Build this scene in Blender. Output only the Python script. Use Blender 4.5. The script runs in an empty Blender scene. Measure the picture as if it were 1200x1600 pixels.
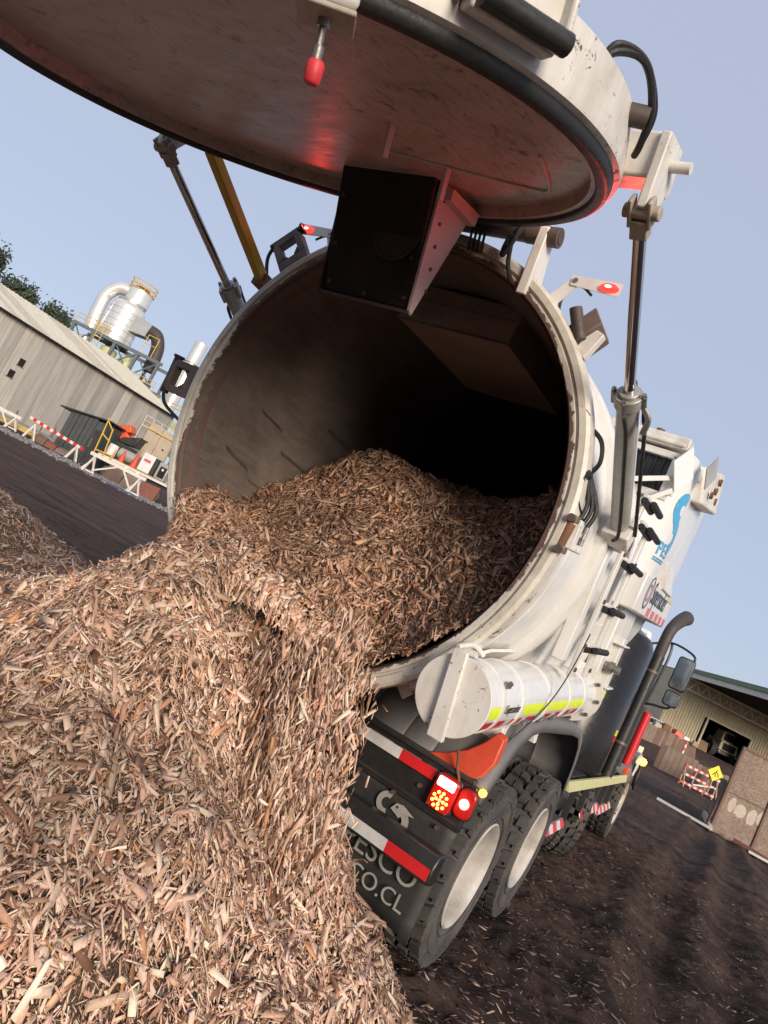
import bpy, math, random
import numpy as np
from mathutils import Vector, Matrix

R = math.radians
scene = bpy.context.scene
col = scene.collection
random.seed(7)
rng = np.random.default_rng(11)

# ------------------------------------------------------------------ camera
YAW, PITCH, ROLL = 0.5205, 0.1013, 0.4634
CAM = Vector((2.0903, -4.1553, 1.6855))
cy, sy, cp, sp = math.cos(YAW), math.sin(YAW), math.cos(PITCH), math.sin(PITCH)
FWD = Vector((-sy * cp, cy * cp, sp))
r0 = Vector((cy, sy, 0)); u0 = r0.cross(FWD)
cr, sr = math.cos(ROLL), math.sin(ROLL)
RGT = cr * r0 + sr * u0
UPV = -sr * r0 + cr * u0
cam = bpy.data.cameras.new('camera')
cam.sensor_width = 36.0
cam.lens = 1101.4 / 1600 * 36
cam.clip_start = 0.05
cam.clip_end = 3000
camo = bpy.data.objects.new('camera', cam)
m = Matrix((RGT, UPV, -FWD)).transposed().to_4x4()
m.translation = CAM
camo.matrix_world = m
col.objects.link(camo)
scene.camera = camo

# ------------------------------------------------------------------ sky, sun, exposure
SUN_AZ = (0.78, -0.63)          # direction towards the sun on the ground plane
SUN_EL = R(17)
world = bpy.data.worlds.new('World')
scene.world = world
world.use_nodes = True
wn = world.node_tree
wn.nodes.clear()
sky = wn.nodes.new('ShaderNodeTexSky')
sky.sky_type = 'NISHITA'
sky.sun_disc = False
sky.sun_elevation = SUN_EL
sky.sun_rotation = math.atan2(SUN_AZ[0], SUN_AZ[1])
sky.altitude = 100
sky.air_density = 1.0
sky.dust_density = 1.2
sky.ozone_density = 2.5
hz = wn.nodes.new('ShaderNodeMix'); hz.data_type = 'RGBA'
hz.inputs[0].default_value = 0.80
hz.inputs[7].default_value = (3.7, 4.1, 5.2, 1)      # thin even haze over the whole sky
bg = wn.nodes.new('ShaderNodeBackground')
bg.inputs[1].default_value = 0.105
wo = wn.nodes.new('ShaderNodeOutputWorld')
wn.links.new(sky.outputs[0], hz.inputs[6])
wn.links.new(hz.outputs[2], bg.inputs[0])
wn.links.new(bg.outputs[0], wo.inputs[0])

sl = bpy.data.lights.new('sun', 'SUN')
sl.energy = 3.0
sl.angle = R(24)
sl.color = (1.0, 0.86, 0.70)
so = bpy.data.objects.new('sun', sl)
sd = Vector((SUN_AZ[0] * math.cos(SUN_EL), SUN_AZ[1] * math.cos(SUN_EL), math.sin(SUN_EL)))
so.rotation_euler = sd.to_track_quat('Z', 'Y').to_euler()
so.location = (10, -20, 12)
col.objects.link(so)

scene.view_settings.view_transform = 'Standard'
scene.view_settings.look = 'None'
scene.view_settings.exposure = 0.5
scene.view_settings.gamma = 1
scene.view_settings.use_curve_mapping = False
scene.render.engine = 'CYCLES'

# ------------------------------------------------------------------ frames
TT = Matrix.Translation((0, -1.1689, 2.2793)) @ Matrix.Rotation(R(5.88), 4, 'X')      # tank: x right, y forward, z up
LL = Matrix.Translation((0, -2.4502, 3.1194)) @ Matrix.Rotation(0.3804, 4, 'X')       # open rear door: y towards hinge, z outwards
BB = Matrix(((cy, -sy, 0, CAM.x), (sy, cy, 0, CAM.y), (0, 0, 1, 0), (0, 0, 0, 1)))    # yard: a across, b away, z up

# ------------------------------------------------------------------ materials
MATS = {}
def newmat(name):
    mt = bpy.data.materials.new(name); mt.use_nodes = True
    nt = mt.node_tree
    b = nt.nodes['Principled BSDF']
    MATS[name] = mt
    return mt, nt, b
def nd(nt, t, ins=None, **kw):
    n = nt.nodes.new(t)
    for k, v in kw.items(): setattr(n, k, v)
    for k, v in (ins or {}).items():
        if isinstance(v, bpy.types.NodeSocket): nt.links.new(v, n.inputs[k])
        else: n.inputs[k].default_value = v
    return n
def c4(c): return (c[0], c[1], c[2], 1)
def noise(nt, vec, scale, detail=6, rough=.6, dist=0):
    return nd(nt, 'ShaderNodeTexNoise', {'Vector': vec, 'Scale': scale, 'Detail': detail, 'Roughness': rough, 'Distortion': dist}).outputs[0]
def ramp(nt, f, stops):
    n = nd(nt, 'ShaderNodeValToRGB', {0: f})
    e = n.color_ramp.elements
    while len(e) < len(stops): e.new(0.5)
    for i, (p, c) in enumerate(stops):
        e[i].position = p
        e[i].color = c4(c) if not isinstance(c, (int, float)) else (c, c, c, 1)
    return n.outputs[0]
def mix(nt, f, a, b, bt='MIX'):
    n = nd(nt, 'ShaderNodeMix', data_type='RGBA', blend_type=bt)
    for i, v in ((0, f), (6, a), (7, b)):
        if isinstance(v, bpy.types.NodeSocket): nt.links.new(v, n.inputs[i])
        elif i == 0: n.inputs[0].default_value = v
        else: n.inputs[i].default_value = c4(v)
    return n.outputs[2]
def math_(nt, op, a, b=0.0, clamp=False):
    n = nd(nt, 'ShaderNodeMath', {0: a, 1: b}, operation=op); n.use_clamp = clamp
    return n.outputs[0]
def bump(nt, b, h, strength=.3, dist=.01):
    n = nd(nt, 'ShaderNodeBump', {'Height': h, 'Strength': strength, 'Distance': dist})
    nt.links.new(n.outputs[0], b.inputs['Normal'])
def objv(nt, scale=(1, 1, 1)):
    t = nd(nt, 'ShaderNodeTexCoord').outputs['Object']
    if scale != (1, 1, 1):
        t = nd(nt, 'ShaderNodeMapping', {'Vector': t, 'Scale': scale}).outputs[0]
    return t
def pm(name, c1, c2=None, scale=3, rough=.5, metal=0, bmp=0, bdist=.005, fine=None, spec=.5, stretch=(1, 1, 1), rvar=.15, coat=0):
    """two-tone worn surface with fine relief"""
    mt, nt, b = newmat(name)
    v = objv(nt, stretch)
    n1 = noise(nt, v, scale, 8, .65)
    c2 = c2 or tuple(x * .7 for x in c1)
    cc = ramp(nt, n1, [(.3, c2), (.62, c1)])
    n2 = noise(nt, v, fine or scale * 9, 6, .7)
    cc = mix(nt, .35, cc, mix(nt, n2, tuple(x * .6 for x in c1), tuple(min(1, x * 1.3) for x in c1)))
    nt.links.new(cc, b.inputs['Base Color'])
    rr = nd(nt, 'ShaderNodeMapRange', {0: n2, 1: .3, 2: .7, 3: max(.03, rough - rvar), 4: min(1, rough + rvar)}).outputs[0]
    nt.links.new(rr, b.inputs['Roughness'])
    b.inputs['Metallic'].default_value = metal
    b.inputs['Specular IOR Level'].default_value = spec
    b.inputs['Coat Weight'].default_value = coat
    if bmp: bump(nt, b, n2, bmp, bdist)
    return mt
def emis(name, c, strength, base=None, rough=.25):
    mt, nt, b = newmat(name)
    b.inputs['Base Color'].default_value = c4(base or c)
    b.inputs['Roughness'].default_value = rough
    b.inputs['Emission Color'].default_value = c4(c)
    b.inputs['Emission Strength'].default_value = strength
    return mt

# ------------------------------------------------------------------ mesh builder
class MB:
    def __init__(s): s.v = []; s.f = []
    def add(s, vs, fs):
        o = len(s.v)
        s.v += [tuple(v) for v in vs]
        s.f += [tuple(i + o for i in f) for f in fs]
        return s
    def hexa(s, p):     # 8 points: bottom 4 then top 4
        return s.add(p, [(3, 2, 1, 0), (4, 5, 6, 7), (0, 1, 5, 4), (1, 2, 6, 5), (2, 3, 7, 6), (3, 0, 4, 7)])
    def box(s, c, d, M=None):
        x, y, z = d[0] / 2, d[1] / 2, d[2] / 2
        p = [Vector(q) for q in ((-x, -y, -z), (x, -y, -z), (x, y, -z), (-x, y, -z), (-x, -y, z), (x, -y, z), (x, y, z), (-x, y, z))]
        if M is not None: p = [M @ q for q in p]
        c = Vector(c)
        return s.hexa([q + c for q in p])
    def bb(s, x0, x1, y0, y1, z0, z1):
        return s.box(((x0 + x1) / 2, (y0 + y1) / 2, (z0 + z1) / 2), (x1 - x0, y1 - y0, z1 - z0))
    def bar(s, a, b, w, h, up=(0, 0, 1)):
        a, b = Vector(a), Vector(b); d = (b - a).normalized(); up = Vector(up)
        if abs(d.dot(up)) > .98: up = Vector((0, 1, 0)) if abs(d.y) < .9 else Vector((1, 0, 0))
        sx = d.cross(up).normalized() * (w / 2); sz = sx.cross(d).normalized() * (h / 2)
        return s.hexa([a - sx - sz, a + sx - sz, b + sx - sz, b - sx - sz, a - sx + sz, a + sx + sz, b + sx + sz, b - sx + sz])
    def cyl(s, a, b, r, r2=None, n=20, caps=True):
        a, b = Vector(a), Vector(b); r2 = r if r2 is None else r2
        d = (b - a).normalized(); x = d.orthogonal().normalized(); y = d.cross(x)
        vs = []
        for c, rr in ((a, r), (b, r2)):
            for i in range(n):
                t = 2 * math.pi * i / n
                vs.append(c + x * (rr * math.cos(t)) + y * (rr * math.sin(t)))
        fs = [(i, (i + 1) % n, n + (i + 1) % n, n + i) for i in range(n)]
        if caps: fs += [tuple(range(n - 1, -1, -1)), tuple(range(n, 2 * n))]
        return s.add(vs, fs)
    def tube(s, pts, r, n=8, smooth=0):
        pts = [Vector(q) for q in pts]
        if smooth:
            q = []
            P = [pts[0]] + pts + [pts[-1]]
            for i in range(1, len(P) - 2):
                for k in range(smooth):
                    t = k / smooth
                    a, b, c, d = P[i - 1], P[i], P[i + 1], P[i + 2]
                    q.append(.5 * ((2 * b) + (c - a) * t + (2 * a - 5 * b + 4 * c - d) * t * t + (3 * b - a - 3 * c + d) * t ** 3))
            q.append(pts[-1]); pts = q
        rr = r if isinstance(r, (list, tuple)) else [r] * len(pts)
        if len(rr) != len(pts): rr = list(np.interp(np.linspace(0, 1, len(pts)), np.linspace(0, 1, len(rr)), rr))
        x = None; vs = []
        for i, q in enumerate(pts):
            d = (pts[min(i + 1, len(pts) - 1)] - pts[max(i - 1, 0)]).normalized()
            x = d.orthogonal().normalized() if x is None else (x - d * x.dot(d)).normalized()
            y = d.cross(x)
            for k in range(n):
                t = 2 * math.pi * k / n
                vs.append(q + x * (rr[i] * math.cos(t)) + y * (rr[i] * math.sin(t)))
        fs = []
        for i in range(len(pts) - 1):
            for k in range(n):
                fs.append((i * n + k, i * n + (k + 1) % n, (i + 1) * n + (k + 1) % n, (i + 1) * n + k))
        e = (len(pts) - 1) * n
        fs += [tuple(range(n - 1, -1, -1)), tuple(range(e, e + n))]
        return s.add(vs, fs)
    def lathe(s, prof, O=(0, 0, 0), ax=(0, 1, 0), ref=(1, 0, 0), n=72, a0=0, a1=360, wob=0):
        O, ax, ref = Vector(O), Vector(ax), Vector(ref); ot = ax.cross(ref)
        full = abs(a1 - a0) >= 360; m_ = n if full else n + 1
        vs = []
        for (r, t) in prof:
            for i in range(m_):
                a = R(a0 + (a1 - a0) * i / n)
                vs.append(O + ax * t + (ref * math.cos(a) + ot * math.sin(a)) * r)
        fs = []
        for j in range(len(prof) - 1):
            for i in range(n):
                k = (i + 1) % m_
                fs.append((j * m_ + i, j * m_ + k, (j + 1) * m_ + k, (j + 1) * m_ + i))
        return s.add(vs, fs)
    def prism(s, poly, ext):
        p = [Vector(q) for q in poly]; e = Vector(ext); n = len(p)
        return s.add(p + [q + e for q in p], [tuple(range(n - 1, -1, -1)), tuple(range(n, 2 * n))] + [(i, (i + 1) % n, n + (i + 1) % n, n + i) for i in range(n)])
    def obj(s, name, mat, parent=None, smooth=35, bevel=0, xf=None, fix=True):
        me = bpy.data.meshes.new(name)
        vs = s.v if xf is None else [tuple(xf @ Vector(v)) for v in s.v]
        me.from_pydata(vs, [], s.f)
        if fix:
            import bmesh
            bm = bmesh.new(); bm.from_mesh(me); bmesh.ops.recalc_face_normals(bm, faces=bm.faces); bm.to_mesh(me); bm.free()
        me.materials.append(MATS[mat] if isinstance(mat, str) else mat)
        if smooth:
            me.shade_smooth(); me.set_sharp_from_angle(angle=R(smooth))
        o = bpy.data.objects.new(name, me); col.objects.link(o)
        if parent is not None: o.parent = parent
        if bevel:
            b = o.modifiers.new('bevel', 'BEVEL'); b.width = bevel; b.segments = 2; b.limit_method = 'ANGLE'; b.angle_limit = R(40)
        return o
def tag(o, label=None, cat=None, group=None, kind=None):
    for k, v in (('label', label), ('category', cat), ('group', group), ('kind', kind)):
        if v: o[k] = v
    return o
def empty(name, label, cat, group=None, loc=(0, 0, 0)):
    o = bpy.data.objects.new(name, None); o.empty_display_size = .3
    o.location = loc; col.objects.link(o)
    return tag(o, label, cat, group)
def text(name, s, size, org, xd, yd, mat, parent, ext=.0008, sx=1.0):
    cu = bpy.data.curves.new(name, 'FONT'); cu.body = s; cu.size = size; cu.extrude = ext
    t = bpy.data.objects.new(name, cu); col.objects.link(t)
    dg = bpy.context.evaluated_depsgraph_get(); dg.update()
    me = bpy.data.meshes.new_from_object(t.evaluated_get(dg))
    bpy.data.objects.remove(t); 
    X, Y = Vector(xd) * sx, Vector(yd); Z = Vector(xd).cross(Y)
    M = Matrix((X, Y, Z)).transposed().to_4x4(); M.translation = Vector(org)
    me.transform(M)
    me.materials.clear(); me.materials.append(MATS[mat])
    o = bpy.data.objects.new(name, me); col.objects.link(o); o.parent = parent
    return o
def vnoise(x, y, seed=0):
    """smooth value noise on numpy arrays"""
    rs = np.random.default_rng(seed); T = rs.random((256, 256))
    xi = np.floor(x).astype(int); yi = np.floor(y).astype(int)
    fx = x - xi; fy = y - yi
    fx = fx * fx * (3 - 2 * fx); fy = fy * fy * (3 - 2 * fy)
    g = lambda a, b: T[a & 255, b & 255]
    return (g(xi, yi) * (1 - fx) + g(xi + 1, yi) * fx) * (1 - fy) + (g(xi, yi + 1) * (1 - fx) + g(xi + 1, yi + 1) * fx) * fy
def fbm(x, y, scale, octv=4, seed=0, gain=.5):
    t = np.zeros_like(x); a = 1; n = 0
    for i in range(octv):
        t += a * (vnoise(x * scale + i * 17.3, y * scale - i * 9.1, seed + i) - .5); n += a; a *= gain; scale *= 2.03
    return t / n * 2
def sstep(a, b, x):
    t = np.clip((x - a) / (b - a), 0, 1); return t * t * (3 - 2 * t)
def bulk(name, verts, quads, mat, colors=None, smooth=False):
    """fast mesh from numpy arrays of vertices and quads; colours per vertex"""
    me = bpy.data.meshes.new(name)
    nv, nq = len(verts), len(quads)
    me.vertices.add(nv); me.vertices.foreach_set('co', np.ascontiguousarray(verts, dtype=np.float32).ravel())
    me.loops.add(nq * 4); me.loops.foreach_set('vertex_index', np.ascontiguousarray(quads, dtype=np.int32).ravel())
    me.polygons.add(nq)
    me.polygons.foreach_set('loop_start', np.arange(0, nq * 4, 4, dtype=np.int32))
    if smooth: me.polygons.foreach_set('use_smooth', np.ones(nq, dtype=bool))
    me.update(calc_edges=True)
    if colors is not None:
        at = me.color_attributes.new('tint', 'FLOAT_COLOR', 'POINT')
        c = np.ones((nv, 4), dtype=np.float32); c[:, :3] = colors
        at.data.foreach_set('color', c.ravel())
    me.materials.append(MATS[mat] if isinstance(mat, str) else mat)
    o = bpy.data.objects.new(name, me); col.objects.link(o)
    return o
# ------------------------------------------------------------------ surface library
def white_paint(name, base=(.66, .65, .62), grime=(.42, .37, .31), rust=.66, rough=.33, gr=.55, bs=.06):
    mt, nt, b = newmat(name)
    v = objv(nt)
    n1 = noise(nt, v, 1.7, 8, .7)
    n2 = noise(nt, objv(nt, (4, 4, .8)), 3, 4, .6)
    n3 = noise(nt, v, 26, 6, .7)
    g = math_(nt, 'MULTIPLY', n1, n2)
    cc = mix(nt, ramp(nt, g, [(.18, 0), (.5, gr)]), base, grime)
    run = noise(nt, objv(nt, (9, 9, .55)), 2.4, 6, .7, .3)
    cc = mix(nt, math_(nt, 'MULTIPLY', ramp(nt, run, [(.60, 0), (.74, .8)]), n1), cc, (.30, .20, .13))
    ch = noise(nt, v, 15, 9, .78, .6)
    rm = ramp(nt, ch, [(rust, 0), (rust + .02, 1)])
    cc = mix(nt, rm, cc, (.09, .05, .035))
    nt.links.new(cc, b.inputs['Base Color'])
    rr = nd(nt, 'ShaderNodeMapRange', {0: n3, 1: .3, 2: .7, 3: max(.05, rough - .1), 4: rough + .12}).outputs[0]
    nt.links.new(math_(nt, 'MAXIMUM', rr, rm), b.inputs['Roughness'])
    bump(nt, b, math_(nt, 'SUBTRACT', n3, rm), bs, .004)
    return mt
white_paint('white_paint')
white_paint('white_clean', (.68, .68, .67), (.44, .40, .35), .70, .19, .5, .012)
white_paint('white_scuffed', (.66, .64, .60), (.36, .3, .24), .60, .42, .8)

def rim_mat():
    mt, nt, b = newmat('rim_paint')
    tc = nd(nt, 'ShaderNodeTexCoord').outputs['Object']
    # distance from the tank axis (tank tilted 5.88 deg about x)
    mp = nd(nt, 'ShaderNodeVectorMath', {0: tc, 1: (0, -1.1689, 2.2793)}, operation='SUBTRACT').outputs[0]
    ax = nd(nt, 'ShaderNodeVectorMath', {0: mp, 1: (0, math.cos(R(5.88)), math.sin(R(5.88)))}, operation='DOT_PRODUCT').outputs['Value']
    ln = nd(nt, 'ShaderNodeVectorMath', {0: mp}, operation='LENGTH').outputs['Value']
    r = math_(nt, 'SQRT', math_(nt, 'SUBTRACT', math_(nt, 'MULTIPLY', ln, ln), math_(nt, 'MULTIPLY', ax, ax)))
    big = noise(nt, tc, 2.3, 3, .5)
    jag = noise(nt, tc, 19, 8, .72)
    fine = noise(nt, tc, 60, 6, .75)
    e = math_(nt, 'ADD', math_(nt, 'SUBTRACT', r, 1.160), math_(nt, 'ADD', math_(nt, 'MULTIPLY', math_(nt, 'SUBTRACT', jag, .5), .075), math_(nt, 'MULTIPLY', math_(nt, 'SUBTRACT', big, .5), .11)))
    peel = ramp(nt, math_(nt, 'MULTIPLY', e, 20, True), [(.0, 1), (.03, 0)])
    spot = ramp(nt, noise(nt, tc, 7, 9, .75, .5), [(.615, 0), (.63, 1)])
    peel = math_(nt, 'MAXIMUM', peel, spot)
    paint = mix(nt, ramp(nt, noise(nt, tc, 6, 8, .75), [(.35, .0), (.7, .75)]), (.66, .63, .56), (.36, .30, .23))
    steel = mix(nt, fine, (.07, .04, .032), (.19, .12, .10))
    nt.links.new(mix(nt, peel, paint, steel), b.inputs['Base Color'])
    nt.links.new(nd(nt, 'ShaderNodeMapRange', {0: peel, 3: .45, 4: .7}).outputs[0], b.inputs['Roughness'])
    bump(nt, b, math_(nt, 'SUBTRACT', math_(nt, 'MULTIPLY', fine, .25), peel), .5, .004)
rim_mat()

def streaked(name, c1, c2, c3, rough, spec=.5, stretch=(1, 1, 1), met=0.):
    mt, nt, b = newmat(name)
    tc = objv(nt)
    n1 = noise(nt, tc, 1.6, 8, .7, .4)
    n2 = noise(nt, objv(nt, stretch), 4, 9, .75, .8)
    n3 = noise(nt, tc, 40, 6, .7)
    cc = ramp(nt, n1, [(.3, c1), (.55, c2), (.75, c3)])
    cc = mix(nt, ramp(nt, n2, [(.42, 0), (.75, .7)]), cc, c3)
    cc = mix(nt, math_(nt, 'MULTIPLY', n3, .5), cc, c1)
    if name == 'door_inside':
        n4 = noise(nt, objv(nt, (14, 2.2, 6)), 3, 9, .8, 1.2)
        cc = mix(nt, ramp(nt, n4, [(.36, .75), (.48, 0)]), cc, (.085, .055, .046))
        cc = mix(nt, ramp(nt, noise(nt, objv(nt, (2, 9, 6)), 2.2, 9, .8, 2.0), [(.58, 0), (.72, .6)]), cc, (.62, .52, .47))
        cc = mix(nt, ramp(nt, noise(nt, tc, 9, 6, .7), [(.33, .7), (.4, 0)]), cc, (.07, .045, .038))
    nt.links.new(cc, b.inputs['Base Color'])
    nt.links.new(nd(nt, 'ShaderNodeMapRange', {0: n2, 1: .3, 2: .8, 3: rough - .12, 4: rough + .22}).outputs[0], b.inputs['Roughness'])
    b.inputs['Specular IOR Level'].default_value = spec
    b.inputs['Metallic'].default_value = met
    bump(nt, b, math_(nt, 'ADD', math_(nt, 'MULTIPLY', n3, .3), n2), .15, .006)
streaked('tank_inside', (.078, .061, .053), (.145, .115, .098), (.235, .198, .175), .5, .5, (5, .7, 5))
streaked('door_inside', (.33, .24, .21), (.52, .40, .35), (.64, .53, .48), .42, .5, (1.2, 4, 3))
streaked('duct_inside', (.20, .145, .12), (.33, .25, .21), (.44, .35, .30), .5)
streaked('deflector_plate', (.50, .38, .36), (.60, .48, .45), (.66, .55, .52), .5)
pm('black_rubber', (.012, .012, .012), (.03, .028, .026), 8, .55, bmp=.3)
pm('black_paint', (.014, .014, .015), (.04, .036, .033), 3, .38, bmp=.1)
pm('black_satin', (.02, .02, .021), (.055, .048, .042), 2.2, .45, bmp=.15)
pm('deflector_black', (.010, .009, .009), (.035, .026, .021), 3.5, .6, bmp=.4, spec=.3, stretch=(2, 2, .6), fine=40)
pm('fender_plastic', (.125, .122, .122), (.19, .175, .165), 2.5, .55, bmp=.15)
pm('mudflap', (.022, .022, .021), (.05, .045, .04), 4, .6, bmp=.3)
pm('logo_grey', (.34, .33, .31), (.2, .19, .17), 14, .6)
pm('chrome', (.55, .55, .56), (.52, .52, .53), .5, .12, 1.0, rvar=.02, fine=2)
pm('drum_black', (.010, .010, .011), (.025, .022, .02), 2.0, .22, bmp=.03, spec=.4, rvar=.08)
pm('clevis_paint', (.42, .37, .31), (.16, .09, .06), 11, .55, bmp=.2)
pm('steel_dull', (.36, .35, .33), (.2, .17, .15), 9, .42, .9, bmp=.15)
pm('grimy_steel', (.16, .12, .10), (.07, .05, .045), 9, .55, .5, bmp=.3)
pm('cylinder_grey', (.42, .41, .39), (.28, .26, .24), 6, .38, .3, bmp=.08)
pm('dark_bracket', (.06, .045, .04), (.13, .09, .075), 7, .6, bmp=.3)
pm('yellow_paint', (.62, .38, .02), (.45, .24, .02), 6, .45, bmp=.1)
pm('rim_white', (.50, .47, .43), (.20, .165, .14), 5, .55, bmp=.15, fine=70)
pm('red_tape', (.62, .02, .025), (.5, .015, .02), 20, .35)
pm('white_tape', (.62, .62, .62), (.45, .43, .42), 15, .35)
pm('lime_tape', (.72, .85, .03), (.6, .75, .03), 10, .4)
pm('dusty_yellow', (.55, .54, .26), (.45, .43, .25), 10, .5)
pm('orange_plastic', (.62, .075, .03), (.45, .06, .03), 5, .5, bmp=.1)
pm('red_rubber', (.60, .03, .04), (.45, .05, .05), 9, .5)
pm('rust_brown', (.2, .085, .045), (.09, .045, .03), 8, .8, bmp=.4)
pm('brown_lug', (.10, .065, .055), (.2, .15, .13), 8, .6, bmp=.3)
pm('sign_white', (.78, .78, .78), (.68, .67, .65), 3, .3)
pm('decal_blue', (.05, .33, .58), (.06, .36, .62), 4, .35)
pm('decal_dark', (.04, .04, .05), None, 4, .4)
pm('decal_red', (.6, .12, .15), None, 4, .4)
pm('glass_dark', (.02, .024, .03), (.012, .014, .018), 2, .06, spec=.8, rvar=.02)
pm('mirror_glass', (.32, .37, .42), (.28, .33, .38), 2, .08, .9, rvar=.03)
pm('grill_dark', (.018, .018, .02), (.03, .03, .033), 6, .5)
emis('lamp_red', (1, .04, .03), 1.6, (.5, .01, .01))
emis('lamp_red_dim', (1, .03, .02), .07, (.30, .008, .008))
emis('lamp_red_hot', (1, .22, .15), 6)
_lr = MATS['lamp_red_dim'].node_tree; bump(_lr, _lr.nodes['Principled BSDF'], nd(_lr, 'ShaderNodeTexChecker', {'Vector': objv(_lr), 'Scale': 140.0}).outputs[1], .35, .002)
emis('lamp_led', (1, .55, .10), 3.2)
emis('lamp_white', (1, .93, .80), 5)
emis('lamp_amber', (1, .42, .04), 5)
def tyre_mat():
    mt, nt, b = newmat('tyre')
    v = objv(nt)
    n1 = noise(nt, v, 5, 8, .7); n2 = noise(nt, v, 60, 6, .7)
    cc = mix(nt, ramp(nt, n1, [(.35, 0), (.7, .8)]), (.035, .033, .033), (.12, .105, .095))
    nt.links.new(cc, b.inputs['Base Color']); b.inputs['Roughness'].default_value = .78
    bump(nt, b, n2, .4, .004)
tyre_mat()
def chip_mat():
    mt, nt, b = newmat('wood_chip')
    at = nd(nt, 'ShaderNodeAttribute', attribute_name='tint').outputs['Color']
    v = objv(nt)
    n = noise(nt, v, 130, 4, .7)
    f = mix(nt, n, (.60, .56, .53), (1.2, 1.2, 1.2))
    nt.links.new(mix(nt, 1.0, at, f, 'MULTIPLY'), b.inputs['Base Color'])
    b.inputs['Roughness'].default_value = .72
    b.inputs['Specular IOR Level'].default_value = .3
chip_mat()
def bed_mat():
    mt, nt, b = newmat('chip_bed')
    at = nd(nt, 'ShaderNodeAttribute', attribute_name='tint').outputs['Color']
    t = nd(nt, 'ShaderNodeTexCoord').outputs['Object']
    wob = nd(nt, 'ShaderNodeVectorMath', {0: t, 1: nd(nt, 'ShaderNodeTexNoise', {'Vector': t, 'Scale': 7.0, 'Detail': 3.0}).outputs[1]}, operation='ADD').outputs[0]
    cols = []; hs = []
    for rot, sc in (((.4, .2, .5), (34, 150, 90)), ((.2, .6, 2.1), (40, 170, 100))):
        vo = nd(nt, 'ShaderNodeTexVoronoi', {'Vector': nd(nt, 'ShaderNodeMapping', {'Vector': wob, 'Rotation': rot, 'Scale': sc}).outputs[0], 'Scale': 1.0})
        cols.append(ramp(nt, nd(nt, 'ShaderNodeSeparateColor', {0: vo.outputs['Color']}).outputs[0], [(.0, (.10, .055, .038)), (.4, (.30, .19, .135)), (.75, (.50, .35, .265)), (1, (.66, .50, .40))])); hs.append(vo.outputs[0])
    k = ramp(nt, noise(nt, t, 30, 3, .6), [(.45, 0), (.55, 1)])
    cc = mix(nt, k, cols[0], cols[1])
    cc = mix(nt, ramp(nt, noise(nt, t, 55, 5, .7), [(.35, .75), (.6, .1)]), cc, (.05, .028, .02))
    nt.links.new(cc, b.inputs['Base Color']); b.inputs['Roughness'].default_value = .8
    b.inputs['Specular IOR Level'].default_value = .2
    bump(nt, b, math_(nt, 'ADD', hs[0], noise(nt, t, 55, 5, .7)), 1.0, .02)
bed_mat()
def soil_mat():
    mt, nt, b = newmat('soil')
    v = objv(nt)
    g = nd(nt, 'ShaderNodeNewGeometry').outputs['Position']
    big = noise(nt, v, .35, 6, .6)
    rut = noise(nt, objv(nt, (1.6, .5, 1)), 1.1, 8, .75)
    med = noise(nt, v, 9, 9, .75)
    fin = noise(nt, v, 70, 8, .8)
    cc = ramp(nt, med, [(.3, (.030, .020, .017)), (.55, (.085, .056, .046)), (.8, (.17, .11, .086))])
    cc = mix(nt, ramp(nt, rut, [(.4, 0), (.72, .75)]), cc, (.12, .078, .062))
    cc = mix(nt, ramp(nt, big, [(.45, 0), (.75, .6)]), cc, (.15, .10, .078))
    yv = nd(nt, 'ShaderNodeMapping', {'Vector': v, 'Rotation': (0, 0, -YAW), 'Scale': (.12, 1.0, 1)}).outputs[0]
    trk = noise(nt, yv, 1.4, 9, .72, .3)
    cc = mix(nt, ramp(nt, trk, [(.38, .75), (.5, 0)]), cc, (.028, .021, .019))
    cc = mix(nt, ramp(nt, trk, [(.55, 0), (.75, .7)]), cc, (.20, .14, .112))
    cl_ = noise(nt, v, 2.4, 9, .8)
    cc = mix(nt, ramp(nt, cl_, [(.36, .6), (.47, 0)]), cc, (.02, .015, .013))
    sp = ramp(nt, nd(nt, 'ShaderNodeTexVoronoi', {'Vector': v, 'Scale': 34.0}).outputs['Color'], [(.93, 0), (.95, 1)])
    cc = mix(nt, math_(nt, 'MULTIPLY', sp, ramp(nt, med, [(.5, 0), (.6, .7)])), cc, (.24, .15, .10))
    nt.links.new(cc, b.inputs['Base Color'])
    nt.links.new(nd(nt, 'ShaderNodeMapRange', {0: rut, 1: .3, 2: .7, 3: .8, 4: .98}).outputs[0], b.inputs['Roughness'])
    b.inputs['Specular IOR Level'].default_value = .12
    bump(nt, b, math_(nt, 'ADD', med, math_(nt, 'MULTIPLY', fin, .6)), 1.0, .05)
soil_mat()
pm('wall_concrete', (.37, .355, .325), (.22, .21, .19), .9, .85, bmp=.3, stretch=(1, 3.0, .35), fine=8)
pm('wall_concrete_pale', (.45, .43, .39), (.28, .265, .24), .9, .85, bmp=.3, stretch=(1, 3.0, .3), fine=8)
pm('wall_concrete_dark', (.30, .29, .27), (.17, .165, .15), .9, .85, bmp=.3, stretch=(1, 3.0, .4), fine=8)
pm('roof_sheet', (.66, .63, .53), (.5, .47, .39), 1.5, .7, bmp=.2, fine=14)
pm('roof_sheet_worn', (.56, .52, .43), (.4, .37, .3), 1.5, .7, bmp=.2, fine=14)
pm('dark_void', (.006, .006, .007), None, 4, .8)
pm('graffiti_red', (.42, .08, .07), None, 6, .8)
pm('cladding_silver', (.80, .79, .74), (.66, .64, .58), 1.2, .3, .55, bmp=.1)
pm('cladding_dull', (.52, .52, .50), (.38, .37, .35), 1.2, .4, .6, bmp=.1)
pm('steel_grey_green', (.12, .145, .15), (.08, .095, .1), 2, .6)
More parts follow.
